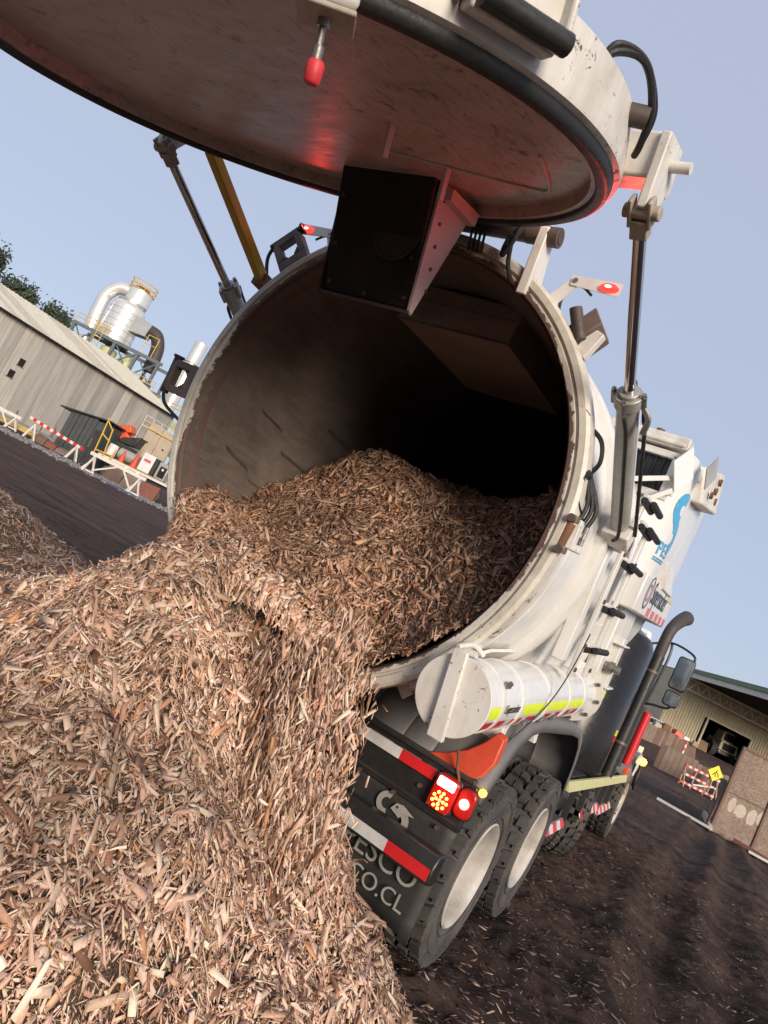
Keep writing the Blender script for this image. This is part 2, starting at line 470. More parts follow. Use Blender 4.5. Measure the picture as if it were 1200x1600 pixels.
pm('rail_yellow', (.62, .40, .05), (.45, .28, .04), 3, .5)
pm('vessel_yellowish', (.55, .56, .30), (.4, .4, .22), 1, .45)
pm('duct_brown', (.06, .045, .04), (.03, .024, .022), 1, .6)
pm('cabin_dark', (.06, .067, .07), (.04, .044, .046), 1.4, .55)
pm('wood_white', (.66, .63, .57), (.5, .46, .41), 4, .7)
pm('wood_raw', (.36, .25, .165), (.22, .15, .10), 3, .8, bmp=.2, stretch=(1, 1, 1))
pm('wood_brown', (.17, .105, .078), (.10, .062, .047), 3, .85, bmp=.3)
pm('machine_orange', (.66, .10, .03), (.5, .08, .03), 2, .4)
pm('machine_white', (.72, .70, .66), (.55, .53, .5), 3, .45)
pm('concrete_block', (.44, .37, .28), (.33, .27, .2), 1.5, .9, bmp=.3)
pm('pipe_yellow', (.60, .43, .14), (.45, .3, .1), 3, .5)
pm('blue_tarp', (.05, .08, .2), (.09, .1, .17), 4, .6)
pm('gravel_grey', (.26, .25, .24), (.12, .11, .1), 9, .9, bmp=.5)
pm('shed_wall', (.60, .52, .34), (.47, .39, .24), 1, .6, fine=6)
pm('shed_fascia', (.74, .70, .60), (.6, .56, .47), 1, .5)
pm('shed_green', (.16, .24, .11), (.12, .19, .09), 1, .5)
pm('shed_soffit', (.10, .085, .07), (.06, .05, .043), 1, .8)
pm('truss_cream', (.66, .6, .42), (.5, .45, .3), 2, .5)
pm('fence_board', (.23, .165, .13), (.14, .098, .078), 3, .9, bmp=.3)
pm('sign_yellow', (.85, .72, .02), (.75, .62, .02), 4, .4)
pm('plank_red', (.22, .075, .05), (.13, .05, .035), 5, .8, bmp=.2)
pm('loader_cream', (.55, .48, .28), (.4, .34, .2), 2, .5)
pm('leaf_dark', (.045, .062, .042), (.026, .04, .028), 2, .8)
pm('leaf_mid', (.075, .10, .06), (.045, .065, .04), 2, .8)
pm('bark', (.09, .07, .055), None, 3, .9)
pm('paint_blob', (.46, .40, .34), (.33, .27, .22), 7, .8)
pm('car_silver', (.5, .51, .52), (.42, .43, .44), 2, .3, .3)
def osb_mat():
    mt, nt, b = newmat('osb')
    v = objv(nt, (1, 1, 1))
    vo = nd(nt, 'ShaderNodeTexVoronoi', {'Vector': nd(nt, 'ShaderNodeMapping', {'Vector': v, 'Rotation': (.3, .5, .4), 'Scale': (14, 14, 30)}).outputs[0], 'Scale': 1.6})
    n = noise(nt, v, 2, 6, .7)
    cc = mix(nt, nd(nt, 'ShaderNodeSeparateColor', {0: vo.outputs['Color']}).outputs[0], (.16, .115, .09), (.30, .225, .175))
    cc = mix(nt, ramp(nt, n, [(.4, 0), (.7, .6)]), cc, (.13, .095, .078))
    nt.links.new(cc, b.inputs['Base Color']); b.inputs['Roughness'].default_value = .85
osb_mat()
# ------------------------------------------------------------------ ground
def to_yard(x, y):
    dx, dy = x - CAM.x, y - CAM.y
    return dx * cy + dy * sy, -dx * sy + dy * cy
def terrain(x, y):
    a, b = to_yard(x, y)
    h = .25 * sstep(38, 50, b) * sstep(2, -6, a)
    h = h + 1.75 * sstep(32, 57, b) * sstep(4, 17, a)
    near = sstep(40, 12, np.hypot(x - 1, y - 2))
    h = h + near * (fbm(x, y, .55, 3, 3) * .05 + fbm(x, y, 2.6, 4, 5) * .05 + fbm(x, y, 11, 3, 8) * .034)
    # ruts running with the truck beside it
    for xc, w, d in ((2.35, .22, .05), (2.95, .2, .035), (3.9, .3, .05), (-4.6, .3, .04), (-7, .4, .05), (-10, .5, .05)):
        xx = x - xc - .12 * np.sin(y * .35 + xc)
        nz_ = .35 + .65 * vnoise(x * 1.3, y * 1.3, 15)
        d = d * 1.5 * nz_
        h = h - near * d * np.exp(-(xx / w) ** 2) + near * d * .7 * np.exp(-((np.abs(xx) - 1.7 * w) / (w * .6)) ** 2)
    return h - .02
def graded(lo, hi, f0, f1, step, far):
    c = list(np.arange(f0, f1, step))
    q = step; x = f1
    while x < far[1]: c.append(x); q *= 1.09; x += q
    q = step; x = f0; lowp = []
    while x > far[0]:
        q *= 1.09; x -= q; lowp.append(x)
    return np.array(sorted(lowp) + c)
gx = graded(0, 0, -2.5, 6.0, .034, (-900, 900))
gy = graded(0, 0, -2.2, 8.0, .038, (-400, 1200))
GX, GY = np.meshgrid(gx, gy)
GZ = terrain(GX, GY)
nx, ny = len(gx), len(gy)
idx = np.arange(nx * ny).reshape(ny, nx)
quads = np.stack([idx[:-1, :-1], idx[:-1, 1:], idx[1:, 1:], idx[1:, :-1]], -1).reshape(-1, 4)
ground = bulk('ground', np.stack([GX, GY, GZ], -1).reshape(-1, 3), quads, 'soil', smooth=True)
tag(ground, 'dark brown trodden soil and bark of the yard', kind='structure')
# ------------------------------------------------------------------ the truck
truck = empty('vacuum_truck', 'white vacuum tanker truck with its round rear door raised, tipping wood chips', 'truck')

# ---- tank shell
mb = MB()
mb.lathe([(1.135, .02), (1.135, 3.85)], n=96)
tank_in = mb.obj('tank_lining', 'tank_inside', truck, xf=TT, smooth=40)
mb = MB(); mb.lathe([(1.134, 3.6), (.9, 3.72), (.01, 3.8)], n=64); mb.obj('tank_bulkhead', 'deflector_black', tank_in, xf=TT, smooth=40)  # near-black colour stands in for the shade deep inside the tank
mb = MB()
mb.lathe([(1.165, .10), (1.165, 3.85), (.93, 4.0), (.01, 4.06)], n=96)
tank = mb.obj('tank', 'white_clean', truck, xf=TT, smooth=40)
mb = MB()
mb.lathe([(1.133, .14), (1.136, .03), (1.148, .004), (1.172, .0), (1.176, .012), (1.188, .013), (1.192, -.004), (1.222, -.005), (1.2386, .008), (1.2386, .115), (1.2, .125), (1.16, .125)], n=160)
mb.obj('mouth_rim', 'rim_paint', tank, xf=TT, smooth=25)
mb = MB()
mb.lathe([(1.16, .84), (1.21, .85), (1.225, .88), (1.225, .97), (1.21, 1.0), (1.16, 1.01)], n=120)
mb.obj('stiffener_ring', 'white_paint', tank, xf=TT)
mb = MB()
mb.lathe([(1.16, 1.72), (1.2, 1.73), (1.2, 1.82), (1.16, 1.83)], n=120)
mb.obj('stiffener_ring', 'white_paint', tank, xf=TT)
for y in (.45, 1.38):
    mb = MB(); mb.lathe([(1.164, y - .008), (1.169, y), (1.164, y + .008)], n=110); mb.obj('weld_bead', 'white_paint', tank, xf=TT)
# inner duct and seam
mb = MB()
mb.hexa([(-.33, .42, .87), (.41, .42, .87), (.41, 1.62, .87), (-.33, 1.62, .87), (-.33, .47, 1.12), (.41, .47, 1.10), (.41, 1.62, 1.1), (-.33, 1.62, 1.12)])
mb.obj('inner_duct', 'duct_inside', tank, xf=TT, bevel=.006)
mb = MB()
mb.bar((-.33, .415, .868), (.41, .415, .868), .012, .012)
mb.bar((-.33, .41, 1.0), (.41, .41, 1.0), .004, .004)
mb.obj('weld_seam', 'grimy_steel', tank, xf=TT)
# pale scrape marks on the left inner wall
for k, (a, y0, y1, w) in enumerate(((176, .55, .85, .02), (186, .9, 1.3, .022), (192, .35, .62, .03), (200, .62, .86, .015), (170, 1.3, 1.7, .02), (205, 1.0, 1.15, .03))):
    mb = MB(); a = R(a); rr = 1.131
    def P(aa, y): return (rr * math.cos(aa), y, rr * math.sin(aa))
    mb.add([P(a, y0), P(a + w, y0 + .02), P(a + w * 3.5, y1), P(a + w * 2.5, y1 - .02)], [(0, 1, 2, 3)])
    mb.obj('scrape_mark', 'grimy_steel', tank, xf=TT)
# body of the truck behind: filter housing
def rounded_rect(x0, x1, y0, y1, r, z, rear_only=True, n=8):
    p = []
    for cx_, cy_, a0 in ((x1 - r, y0 + r, -90), (x1 - .1, y1 - .1, 0), (x0 + .1, y1 - .1, 90), (x0 + r, y0 + r, 180)):
        rr = r if a0 in (-90, 180) else .1
        for i in range(n + 1):
            a = R(a0 + 90 * i / n); p.append(Vector((cx_ + rr * math.cos(a), cy_ + rr * math.sin(a), z)))
    return p
def loft(rings):
    mb = MB(); n = len(rings[0]); vs = [q for r_ in rings for q in r_]; fs = []
    for j in range(len(rings) - 1):
        for i in range(n): fs.append((j * n + i, j * n + (i + 1) % n, (j + 1) * n + (i + 1) % n, (j + 1) * n + i))
    fs += [tuple(range(n - 1, -1, -1)), tuple(range((len(rings) - 1) * n, len(rings) * n))]
    return mb.add(vs, fs)
hop = loft([rounded_rect(-1.25, 1.25, 2.1, 3.7, .42, .1), rounded_rect(-1.28, 1.28, 2.1, 3.7, .42, .3), rounded_rect(-1.28, 1.28, 2.1, 3.7, .42, 1.0), rounded_rect(-1.25, 1.25, 2.12, 3.7, .40, 1.06)])
hopper = hop.obj('filter_housing', 'white_clean', truck, xf=TT, smooth=30)
def hollow(o):
    """cut the tank's round volume out of a body part that wraps it"""
    mb = MB(); mb.cyl((0, -.5, 0), (0, 4.4, 0), 1.166, n=96); c_ = mb.obj('tmp', 'white_clean', None, xf=TT, smooth=0)
    b_ = o.modifiers.new('cut', 'BOOLEAN'); b_.object = c_; b_.operation = 'DIFFERENCE'; b_.solver = 'EXACT'
    dg = bpy.context.evaluated_depsgraph_get(); dg.update()
    me = bpy.data.meshes.new_from_object(o.evaluated_get(dg)); old = o.data; nm = old.name
    o.modifiers.clear(); o.data = me; bpy.data.meshes.remove(old); me.name = nm
    me.shade_smooth(); me.set_sharp_from_angle(angle=R(30))
    bpy.data.objects.remove(c_)
hollow(hopper)
import bmesh
hopper_l = bpy.data.objects.new('filter_housing', hopper.data.copy()); col.objects.link(hopper_l); hopper_l.parent = truck
for o_, keep_right in ((hopper, True), (hopper_l, False)):
    bm = bmesh.new(); bm.from_mesh(o_.data)
    bmesh.ops.bisect_plane(bm, geom=bm.verts[:] + bm.edges[:] + bm.faces[:], plane_co=(0, 0, 0), plane_no=(1, 0, 0), clear_inner=keep_right, clear_outer=not keep_right)
    bm.to_mesh(o_.data); bm.free()
mb = MB(); mb.bb(.78, 1.16, 2.085, 2.12, .66, .92)
mb.obj('air_grill', 'grill_dark', hopper, xf=TT)
for k in range(7):
    mb = MB(); x = .81 + k * .055
    mb.bb(x, x + .012, 2.07, 2.09, .66, .92); mb.obj('grill_slat', 'black_paint', hopper, xf=TT)
mb = MB()
for a, b in (((.72, 2.06, .94), (1.2, 2.06, .94)), ((1.17, 2.06, .66), (1.17, 2.06, .94)), ((.72, 2.06, .645), (1.2, 2.06, .645))): mb.bar(a, b, .05, .05)
mb.obj('grill_frame', 'white_paint', hopper, xf=TT, bevel=.005)
mb = MB(); mb.bb(.6, 1.22, 2.0, 2.3, .985, 1.075); mb.bb(.6, 1.2, 1.98, 2.0, 1.0, 1.03)
mb.obj('roof_edge', 'white_scuffed', hopper, xf=TT, bevel=.01)
mb = MB(); mb.cyl((.98, 2.1, 1.07), (.98, 2.1, 1.11), .03, n=12); mb.obj('roof_vent', 'rust_brown', hopper, xf=TT)
mb = MB(); mb.hexa([(1.1, 2.55, .76), (1.36, 2.6, .78), (1.40, 3.3, .86), (1.1, 3.3, .84), (1.12, 2.5, 1.03), (1.30, 2.55, 1.05), (1.36, 3.25, 1.20), (1.12, 3.3, 1.2)])
mb.obj('side_nose', 'white_scuffed', hopper, xf=TT, bevel=.02)
for q in ((1.372, 2.75, .9), (1.365, 2.95, .98), (1.37, 3.1, .93), (1.36, 3.05, 1.08)):
    mb = MB(); mb.cyl(q, (q[0] + .02, q[1], q[2]), .03, n=10); mb.obj('rusty_bolt', 'rust_brown', hopper, xf=TT)
# hazard diamonds on stays
mb = MB(); c = Vector((1.24, 2.02, .86)); u = Vector((.30, .95, 0)) * .17; w = Vector((0, 0, .17)); nrm = Vector((.95, -.30, 0)) * .006
mb.prism([c - u, c - w, c + u, c + w], nrm); mb.obj('hazard_diamond', 'sign_white', hopper, xf=TT)
mb = MB(); c = Vector((1.36, 2.4, .98)); mb.prism([c - u * .55, c - w * .75, c + u * .55, c + w * .75], nrm * 1.5); mb.obj('hazard_diamond', 'cylinder_grey', hopper, xf=TT)
for a, b in (((1.20, 2.0, .78), (.78, 1.55, .50)), ((1.22, 2.02, .70), (1.0, 1.75, .42)), ((1.19, 2.03, .95), (1.22, 2.03, .66)), ((.6, 1.8, .76), (.92, 1.95, .60))):
    mb = MB(); mb.bar(a, b, .035, .035); mb.obj('stay_bar', 'white_paint', hopper, xf=TT, bevel=.004)
mb = MB(); mb.tube([(.88, 2.0, .86), (.95, 1.96, .66), (1.0, 1.92, .60)], .022, smooth=4); mb.obj('hose', 'black_rubber', hopper, xf=TT)
# company logo and name on the housing's rounded corner
def on_corner(t, z):
    """t metres along the rear-right corner from its rear end"""
    a = R(-90) + t / .42; return Vector((.86 + .422 * math.cos(a), 2.52 + .422 * math.sin(a), z)) if t < .66 else Vector((1.282, 2.52 + (t - .66), z))
def corner_strip(name, pts2, mat):
    mb = MB(); n = len(pts2); o = on_corner
    ctr = []
    for (t, z) in pts2: ctr.append(o(t, z))
    return mb, ctr
def corner_arc(cx_, cz_, r1, r2, a0, a1, mat, name='logo'):
    mb = MB(); vs = []; n = 14
    for i in range(n + 1):
        a = R(a0 + (a1 - a0) * i / n)
        for r_ in (r1, r2): vs.append(on_corner(cx_ + r_ * math.cos(a), cz_ + r_ * math.sin(a)))
    mb.add(vs, [(2 * i, 2 * i + 1, 2 * i + 3, 2 * i + 2) for i in range(n)])
    return mb.obj(name, mat, hopper, xf=TT, fix=False)
corner_arc(.60, .665, .045, .135, 60, 290, 'decal_blue', 'company_logo')
corner_arc(.62, .45, .04, .13, -90, 130, 'decal_blue', 'company_logo')
def corner_quad(q):
    mb = MB(); n = 4; vs = []
    for i in range(n + 1):
        for k in (0, 1):
            t = q[0] + (q[1] - q[0]) * i / n; vs.append(on_corner(t, (q[2], q[3])[k]))
    mb.add(vs, [(2 * i, 2 * i + 1, 2 * i + 3, 2 * i + 2) for i in range(n)])
    return mb.obj('name_letter', 'decal_blue', hopper, xf=TT, fix=False)
lx = .47
for ch in ('P', 'E', 'S'):
    L_ = {'P': [(0, .02, 0, .10), (.02, .055, .08, .10), (.02, .055, .04, .058), (.045, .06, .05, .09)],
          'E': [(0, .02, 0, .10), (.02, .055, .08, .10), (.02, .05, .04, .058), (.02, .055, 0, .02)],
          'S': [(0, .055, .08, .10), (0, .018, .045, .085), (0, .055, .04, .058), (.04, .058, .01, .05), (0, .055, 0, .02)]}[ch]
    for q in L_: corner_quad((lx + q[0], lx + q[1], .29 + q[2], .29 + q[3]))
    lx += .075
for z in (.245, .262): corner_quad((.46, .68, z, z + .008))
# name plate under the housing
mb = MB(); mb.hexa([(1.0, 2.02, -.16), (1.3, 2.02, -.16), (1.3, 3.9, -.16), (1.0, 3.9, -.16), (1.0, 2.05, .12), (1.3, 2.05, .12), (1.3, 3.86, .10), (1.0, 3.86, .1)])
box = mb.obj('side_box', 'white_paint', truck, xf=TT, bevel=.012)
mb = MB(); mb.hexa([(1.05, 2.6, .10), (1.32, 2.9, .10), (1.32, 3.5, .10), (1.05, 3.7, .1), (1.1, 2.6, .3), (1.29, 2.7, .3), (1.29, 3.2, .3), (1.1, 3.6, .3)])
mb.obj('box_gusset', 'white_paint', box, xf=TT, bevel=.01)
Mx = lambda p: TT @ Vector(p)
text('name_lettering', 'Supersucker', .24, Mx((1.3035, 2.55, -.045)), TT.to_3x3() @ Vector((0, 1, 0)), TT.to_3x3() @ Vector((0, 0, 1)), 'decal_dark', box, sx=.78)
for k in range(2):
    mb = MB(); mb.lathe([(.085 - k * .045, 0), (.10 - k * .045, 0)], O=(1.304, 2.38, .01), ax=(1, 0, 0), ref=(0, 1.25, 0), n=24)
    mb.obj('name_emblem', ('decal_dark', 'decal_red')[k], box, xf=TT, fix=False)
for k in range(5):
    mb = MB(); y = 2.62 + k * .27; mb.bb(1.3005, 1.304, y, y + .15, -.145, -.085); mb.obj('red_reflector', 'decal_red', box, xf=TT)
mb = MB(); mb.bb(1.3005, 1.304, 3.45, 3.85, .06, .095); mb.obj('pale_sticker', 'dusty_yellow', box, xf=TT)
# skirt panels below the tank
mb = MB(); mb.hexa([(.3, 1.1, -1.0), (1.02, 1.1, -.82), (1.08, 2.9, -.82), (.3, 2.9, -1.0), (.3, 1.1, -.4), (1.1, 1.05, -.42), (1.16, 2.9, -.3), (.3, 2.9, -.3)])
hollow(mb.obj('lower_body_panel', 'white_paint', tank, xf=TT))
mb = MB(); mb.hexa([(1.10, 2.3, -.95), (1.2, 2.3, -.95), (1.2, 2.95, -.95), (1.1, 2.95, -.95), (1.10, 2.3, -.15), (1.2, 2.3, -.15), (1.2, 2.95, -.15), (1.1, 2.95, -.15)])
mb.obj('utility_panel', 'white_paint', tank, xf=TT, bevel=.01)
# gussets between mouth and ring
def shellp(a, y, r): a = R(a); return (r * math.cos(a), y, r * math.sin(a))
for side in (1, -1):
    for (a0, a1, rr) in ((-36, -48, 1.185),):
        mb = MB(); pts = []
        for (a, y) in ((-34, .5), (-33, .84), (-52, .84), (-56, .13), (-44, .13)):
            q = shellp(a, y, rr); pts.append((q[0] * side, q[1], q[2]))
        mb.prism(pts, (.012 * side, 0, -.012)); mb.obj('gusset_plate', 'white_scuffed', tank, xf=TT)
mb = MB(); mb.box((.86, .12, -.90), (.05, .10, .12), Matrix.Rotation(R(45), 3, 'Y')); mb.box((.80, .2, -.93), (.1, .02, .22), Matrix.Rotation(R(40), 3, 'Y'))
mb.obj('latch_bracket', 'white_scuffed', tank, xf=TT, bevel=.006)
mb = MB(); mb.cyl((.95, .28, -.84), (.99, .26, -.87), .022, n=12); mb.obj('bracket_bolt', 'grimy_steel', tank, xf=TT)

# ---- lugs round the mouth, with lock eyes
def lug(ang, size=1.0, name='lock_lug', seed=0):
    a = R(ang); e = Vector((math.cos(a), 0, math.sin(a))); t = Vector((-math.sin(a), 0, math.cos(a)))
    mb = MB(); r1, r2, w = 1.2, 1.2 + .27 * size, .10 * size
    # plate with a round eye: outline ring + outer
    outer = [e * r1 - t * w, e * (r2 - .01) - t * w, e * r2 + t * 0, e * (r2 - .01) + t * w, e * r1 + t * w]
    ec = e * (r2 - .085 * size); n = 12
    hole = [ec + (e * math.cos(2 * math.pi * i / n) * .045 + t * math.sin(2 * math.pi * i / n) * .06) * size for i in range(n)]
    # frame built of quads: left cheek, right cheek, base, top
    y0, y1 = .03, .09
    def slab(q):
        mb.hexa([Vector((p.x, y0, p.z)) for p in q] + [Vector((p.x, y1, p.z)) for p in q])
    slab([e * r1 - t * w, e * (r2 - .15 * size) - t * w, e * (r2 - .15 * size) + t * w, e * r1 + t * w])
    slab([e * (r2 - .15 * size) - t * w, e * (r2 - .03) - t * w, e * (r2 - .03) - t * .055 * size, e * (r2 - .15 * size) - t * .055 * size])
    slab([e * (r2 - .15 * size) + t * .055 * size, e * (r2 - .03) + t * .055 * size, e * (r2 - .03) + t * w, e * (r2 - .15 * size) + t * w])
    slab([e * (r2 - .035) - t * w, e * r2 - t * w * .8, e * r2 + t * w * .8, e * (r2 - .035) + t * w])
    for s_ in (-1, 1):
        for k in range(3):
            f0 = .055 - .018 * k
            c0 = e * (r2 - .15 * size) + t * s_ * .055 * size
            slab([c0, c0 + e * (.012 + .012 * k) , c0 + e * (.012 + .012 * k) - t * s_ * (.03 - .01 * k), c0 - t * s_ * (.035 - .01 * k)])
    o = mb.obj(name, 'brown_lug', tank, xf=TT, bevel=.004)
    m2 = MB(); q = lambda p, y: Vector((p.x, y, p.z))
    m2.cyl(q(e * (r2 + .005) - t * w * 1.15, .06), q(e * (r2 + .005) + t * w * 1.15, .06), .026 * size, n=12)
    m2.cyl(q(e * (r2 + .005) - t * w * 1.25, .06), q(e * (r2 + .005) - t * w * 1.1, .06), .034 * size, n=12)
    m2.obj('lock_pin', 'black_rubber', o, xf=TT)
    m3 = MB(); m3.tube([q(e * (r2 + .01) + t * w, .06), q(e * (r2 - .03) + t * (w + .08), .08), q(e * (r1 + .04) + t * (w + .16), .1), q(e * r1 + t * (w + .22), .1)], .011, smooth=6)
    m3.obj('lock_hose', 'black_rubber', o, xf=TT)
    return o
lug(135); lug(179, 1.05)
# right upper lug seen from its side, with its lock cylinder
a = R(46); e = Vector((math.cos(a), 0, math.sin(a)))
mb = MB(); mb.prism([e * 1.19 + Vector((0, .02, .0)), e * 1.36 + Vector((0, .02, .03)), e * 1.36 + Vector((.04, .12, -.02)), e * 1.2 + Vector((.05, .14, -.03))], (.05, .02, -.06))
lg = mb.obj('lock_lug', 'brown_lug', tank, xf=TT, bevel=.006)
mb = MB(); mb.cyl(e * 1.2 + Vector((.03, .0, .11)), e * 1.24 + Vector((.07, .03, -.05)), .03, n=12); mb.obj('lock_pin', 'dark_bracket', lg, xf=TT)
mb = MB(); mb.box(e * 1.29 + Vector((.07, .08, -.08)), (.07, .05, .14), Matrix.Rotation(R(20), 3, 'Y')); mb.obj('lock_cover', 'white_scuffed', lg, xf=TT, bevel=.006)
# right-hand lock valve with fittings at the side of the mouth
mb = MB(); mb.cyl((1.235, .02, .035), (1.225, .02, -.075), .025, n=14); v_ = mb.obj('lock_cylinder', 'rust_brown', tank, xf=TT)
for z in (.055, -.09):
    mb = MB(); mb.cyl((1.24, .02, z - .012), (1.24, .02, z + .018), .027, n=12); mb.cyl((1.24, -.03, z), (1.24, .0, z), .018, n=10); mb.obj('cylinder_cap', 'grimy_steel', v_, xf=TT)
mb = MB(); mb.box((1.25, .10, .0), (.03, .05, .14)); mb.box((1.265, .14, -.06), (.05, .06, .02)); mb.obj('valve_plate', 'white_scuffed', v_, xf=TT, bevel=.004)
for k in range(3):
    mb = MB(); x = 1.24 + .012 * k; y = .10 + .045 * k
    mb.cyl((x, y, -.03 + .0 * k), (x, y, .06), .014, n=10); mb.cyl((x, y, .0), (x, y, .02), .019, n=6)
    mb.obj('hose_fitting', 'steel_dull', v_, xf=TT)
    mb = MB(); mb.tube([(x, y, .06), (x + .005, y + .01, .15), (1.2, y - .02, .27), (1.14, y - .04, .36)], .011, smooth=6); mb.obj('hydraulic_hose', 'black_rubber', v_, xf=TT)
for k in range(2):
    mb = MB(); mb.tube([(1.22, .10, -.1), (1.17, .125 + .02 * k, -.24), (1.07, .13 + .02 * k, -.44), (.93, .13 + .03 * k, -.66), (.82, .15, -.8)], .014, smooth=8); mb.obj('hydraulic_hose', 'black_rubber', v_, xf=TT)
mb = MB(); mb.tube([(1.09, .13, .50), (1.19, .10, .44), (1.225, .1, .34), (1.17, .16, .27)], .011, smooth=8); mb.obj('hydraulic_hose', 'black_rubber', tank, xf=TT)
for q in ([(1.12, .14, .23), (1.19, .05, .27), (1.235, .0, .245)], [(1.13, .14, .17), (1.2, .05, .155), (1.225, .05, .12), (1.222, .35, .05)], [(1.12, .2, .245), (1.18, .1, .285), (1.23, .02, .265)]):
    mb = MB(); mb.tube(q, .012, smooth=8); mb.obj('hydraulic_hose', 'black_rubber', tank, xf=TT)

# ---- marker lamps on folded arms above the mouth
def marker(side):
    s = side; mb = MB()
    mb.prism([(.66 * s, .09, 1.03), (.715 * s, .09, .99), (.80 * s, .09, 1.135), (.755 * s, .09, 1.16)], (0, .006, 0))
    arm = mb.obj('lamp_arm', 'white_paint', tank, xf=TT)
    mb = MB()
    mb.prism([(.75 * s, .083, 1.165), (.755 * s, .083, 1.115), (1.0 * s, .083, 1.10), (1.0 * s, .083, 1.165)], (0, .006, 0))
    mb.obj('lamp_plate', 'white_paint', arm, xf=TT)
    mb = MB(); mb.lathe([(.0, -.022), (.02, -.02), (.034, -.012), (.038, 0)], O=(.945 * s, .083, 1.132), ax=(0, 1, 0), ref=(1.0, 0, 0), n=20)
    mb.v = [(.945 * s + (x - .945 * s) * 1.25, y, 1.132 + (z - 1.132) * .62) for x, y, z in mb.v]
    mb.obj('marker_lens', 'lamp_red', arm, xf=TT)
    mb = MB(); mb.lathe([(.0005, -.004), (.006, -.003), (.008, 0)], O=(.942 * s, .062, 1.133), ax=(0, 1, 0), ref=(1, 0, 0), n=12); mb.v = [(.942 * s + (x - .942 * s) * 2.2, y, z) for x, y, z in mb.v]; mb.obj('lamp_diode', 'lamp_red_hot', arm, xf=TT)
    mb = MB(); mb.cyl((.775 * s, .075, 1.14), (.775 * s, .092, 1.14), .012, n=8); mb.obj('arm_bolt', 'steel_dull', arm, xf=TT)
    mb = MB(); mb.tube([(.76 * s, .1, 1.13), (.74 * s, .12, 1.1), (.72 * s, .14, 1.06), (.73 * s, .14, 1.0)], .008, smooth=5); mb.tube([(.76 * s, .095, 1.125), (.82 * s, .1, 1.12), (.87 * s, .1, 1.09)], .007, smooth=5); mb.obj('lamp_cable', 'black_rubber', arm, xf=TT)
    l = bpy.data.lights.new('marker_light', 'SPOT'); l.spot_size = R(165); l.spot_blend = .6; l.energy = 7.0 if s > 0 else 1.8; l.color = (1, .05, .03); l.shadow_soft_size = .03
    lo = bpy.data.objects.new('marker_light', l); lo.location = TT @ Vector((.945 * s, .045, 1.135)); lo.rotation_euler = (R(95), 0, R(180)); col.objects.link(lo); lo.parent = arm
marker(1); marker(-1)

# ---- hinge
mb = MB(); mb.cyl((-.58, .0, 1.29), (.50, .0, 1.29), .045, n=18); mb.obj('hinge_tube', 'grimy_steel', tank, xf=TT)
for s in (-1, 1):
    mb = MB(); x = .55 * s
    mb.prism([(x, -.05, 1.31), (x, .0, 1.35), (x, .05, 1.31), (x, .16, 1.02), (x, -.02, .98)], (.05 * s, 0, 0)); h_ = mb.obj('hinge_plate', 'white_paint', tank, xf=TT, bevel=.006)
    mb = MB(); mb.cyl((x - .07 * s, 0, 1.29), (x + .10 * s, 0, 1.29), .048, n=18); mb.cyl((x + .1 * s, 0, 1.29), (x + .105 * s, 0, 1.29), .03, n=14); mb.obj('hinge_pin', 'dark_bracket', h_, xf=TT, bevel=.005)
for k in range(4):
    mb = MB(); x = .2 + .025 * k; mb.tube([(x, -.04, 1.28), (x + .01, -.05, 1.22), (x, .0, 1.15)], .007, smooth=4); mb.obj('hinge_hose', 'black_rubber', tank, xf=TT)
mb = MB(); mb.tube([(.46, -.04, 1.33), (.455, -.06, 1.22), (.43, -.06, 1.13), (.415, -.05, 1.18), (.43, -.05, 1.24), (.47, -.05, 1.1), (.5, .0, 1.03)], .012, smooth=6); mb.obj('hinge_hose', 'black_rubber', tank, xf=TT)

# ---- rear door (open)
mb = MB()
mb.lathe([(.001, .05), (1.125, .05)], ax=(0, 0, 1), n=96)
mb.add([], [])
door = mb.obj('rear_door', 'door_inside', truck, xf=LL)
mb = MB(); mb.lathe([(1.125, .05), (1.13, .0), (1.15, -.004)], ax=(0, 0, 1), n=120); mb.obj('door_lip', 'door_inside', door, xf=LL)
mb = MB(); mb.lathe([(1.148, .0), (1.15, -.014), (1.16, -.022), (1.175, -.02), (1.185, -.026), (1.198, -.02), (1.204, .0), (1.204, .03)], ax=(0, 0, 1), n=140); mb.obj('door_gasket', 'black_rubber', door, xf=LL, smooth=60)
mb = MB(); mb.lathe([(1.203, .012), (1.222, .02), (1.225, .05), (1.205, .2), (1.19, .215), (.9, .30), (.4, .36), (.001, .38)], ax=(0, 0, 1), n=120); mb.obj('door_shell', 'white_scuffed', door, xf=LL)
# inner weld line, bars, deflector
mb = MB(); mb.tube([(.10, .43, .047), (.18, .44, .047), (.68, .69, .047), (.79, .65, .047), (.89, .29, .047)], .006, n=6, smooth=5); mb.obj('weld_bead', 'deflector_plate', door, xf=LL)
mb = MB(); mb.bar((.359, .125, .052), (.359, .125, -.06), .016, .032); mb.obj('flat_bar', 'deflector_plate', door, xf=LL)
mb = MB(); mb.bar((.353, .577, .052), (.353, .577, -.075), .016, .032); mb.obj('flat_bar', 'deflector_plate', door, xf=LL)
mb = MB(); mb.hexa([(-.33, .79, -.53), (.205, .79, -.53), (.205, .81, -.53), (-.33, .81, -.53), (-.33, .72, .075), (.205, .72, .075), (.205, .81, .075), (-.33, .81, .075)])
d_ = mb.obj('deflector_flap', 'deflector_black', door, xf=LL, bevel=.02)
mb = MB(); mb.prism([(.208, .77, .05), (.208, 1.10, .02), (.208, 1.085, -.03), (.208, .80, -.55), (.208, .775, -.53)], (.014, 0, 0)); mb.obj('deflector_gusset', 'deflector_plate', door, xf=LL)
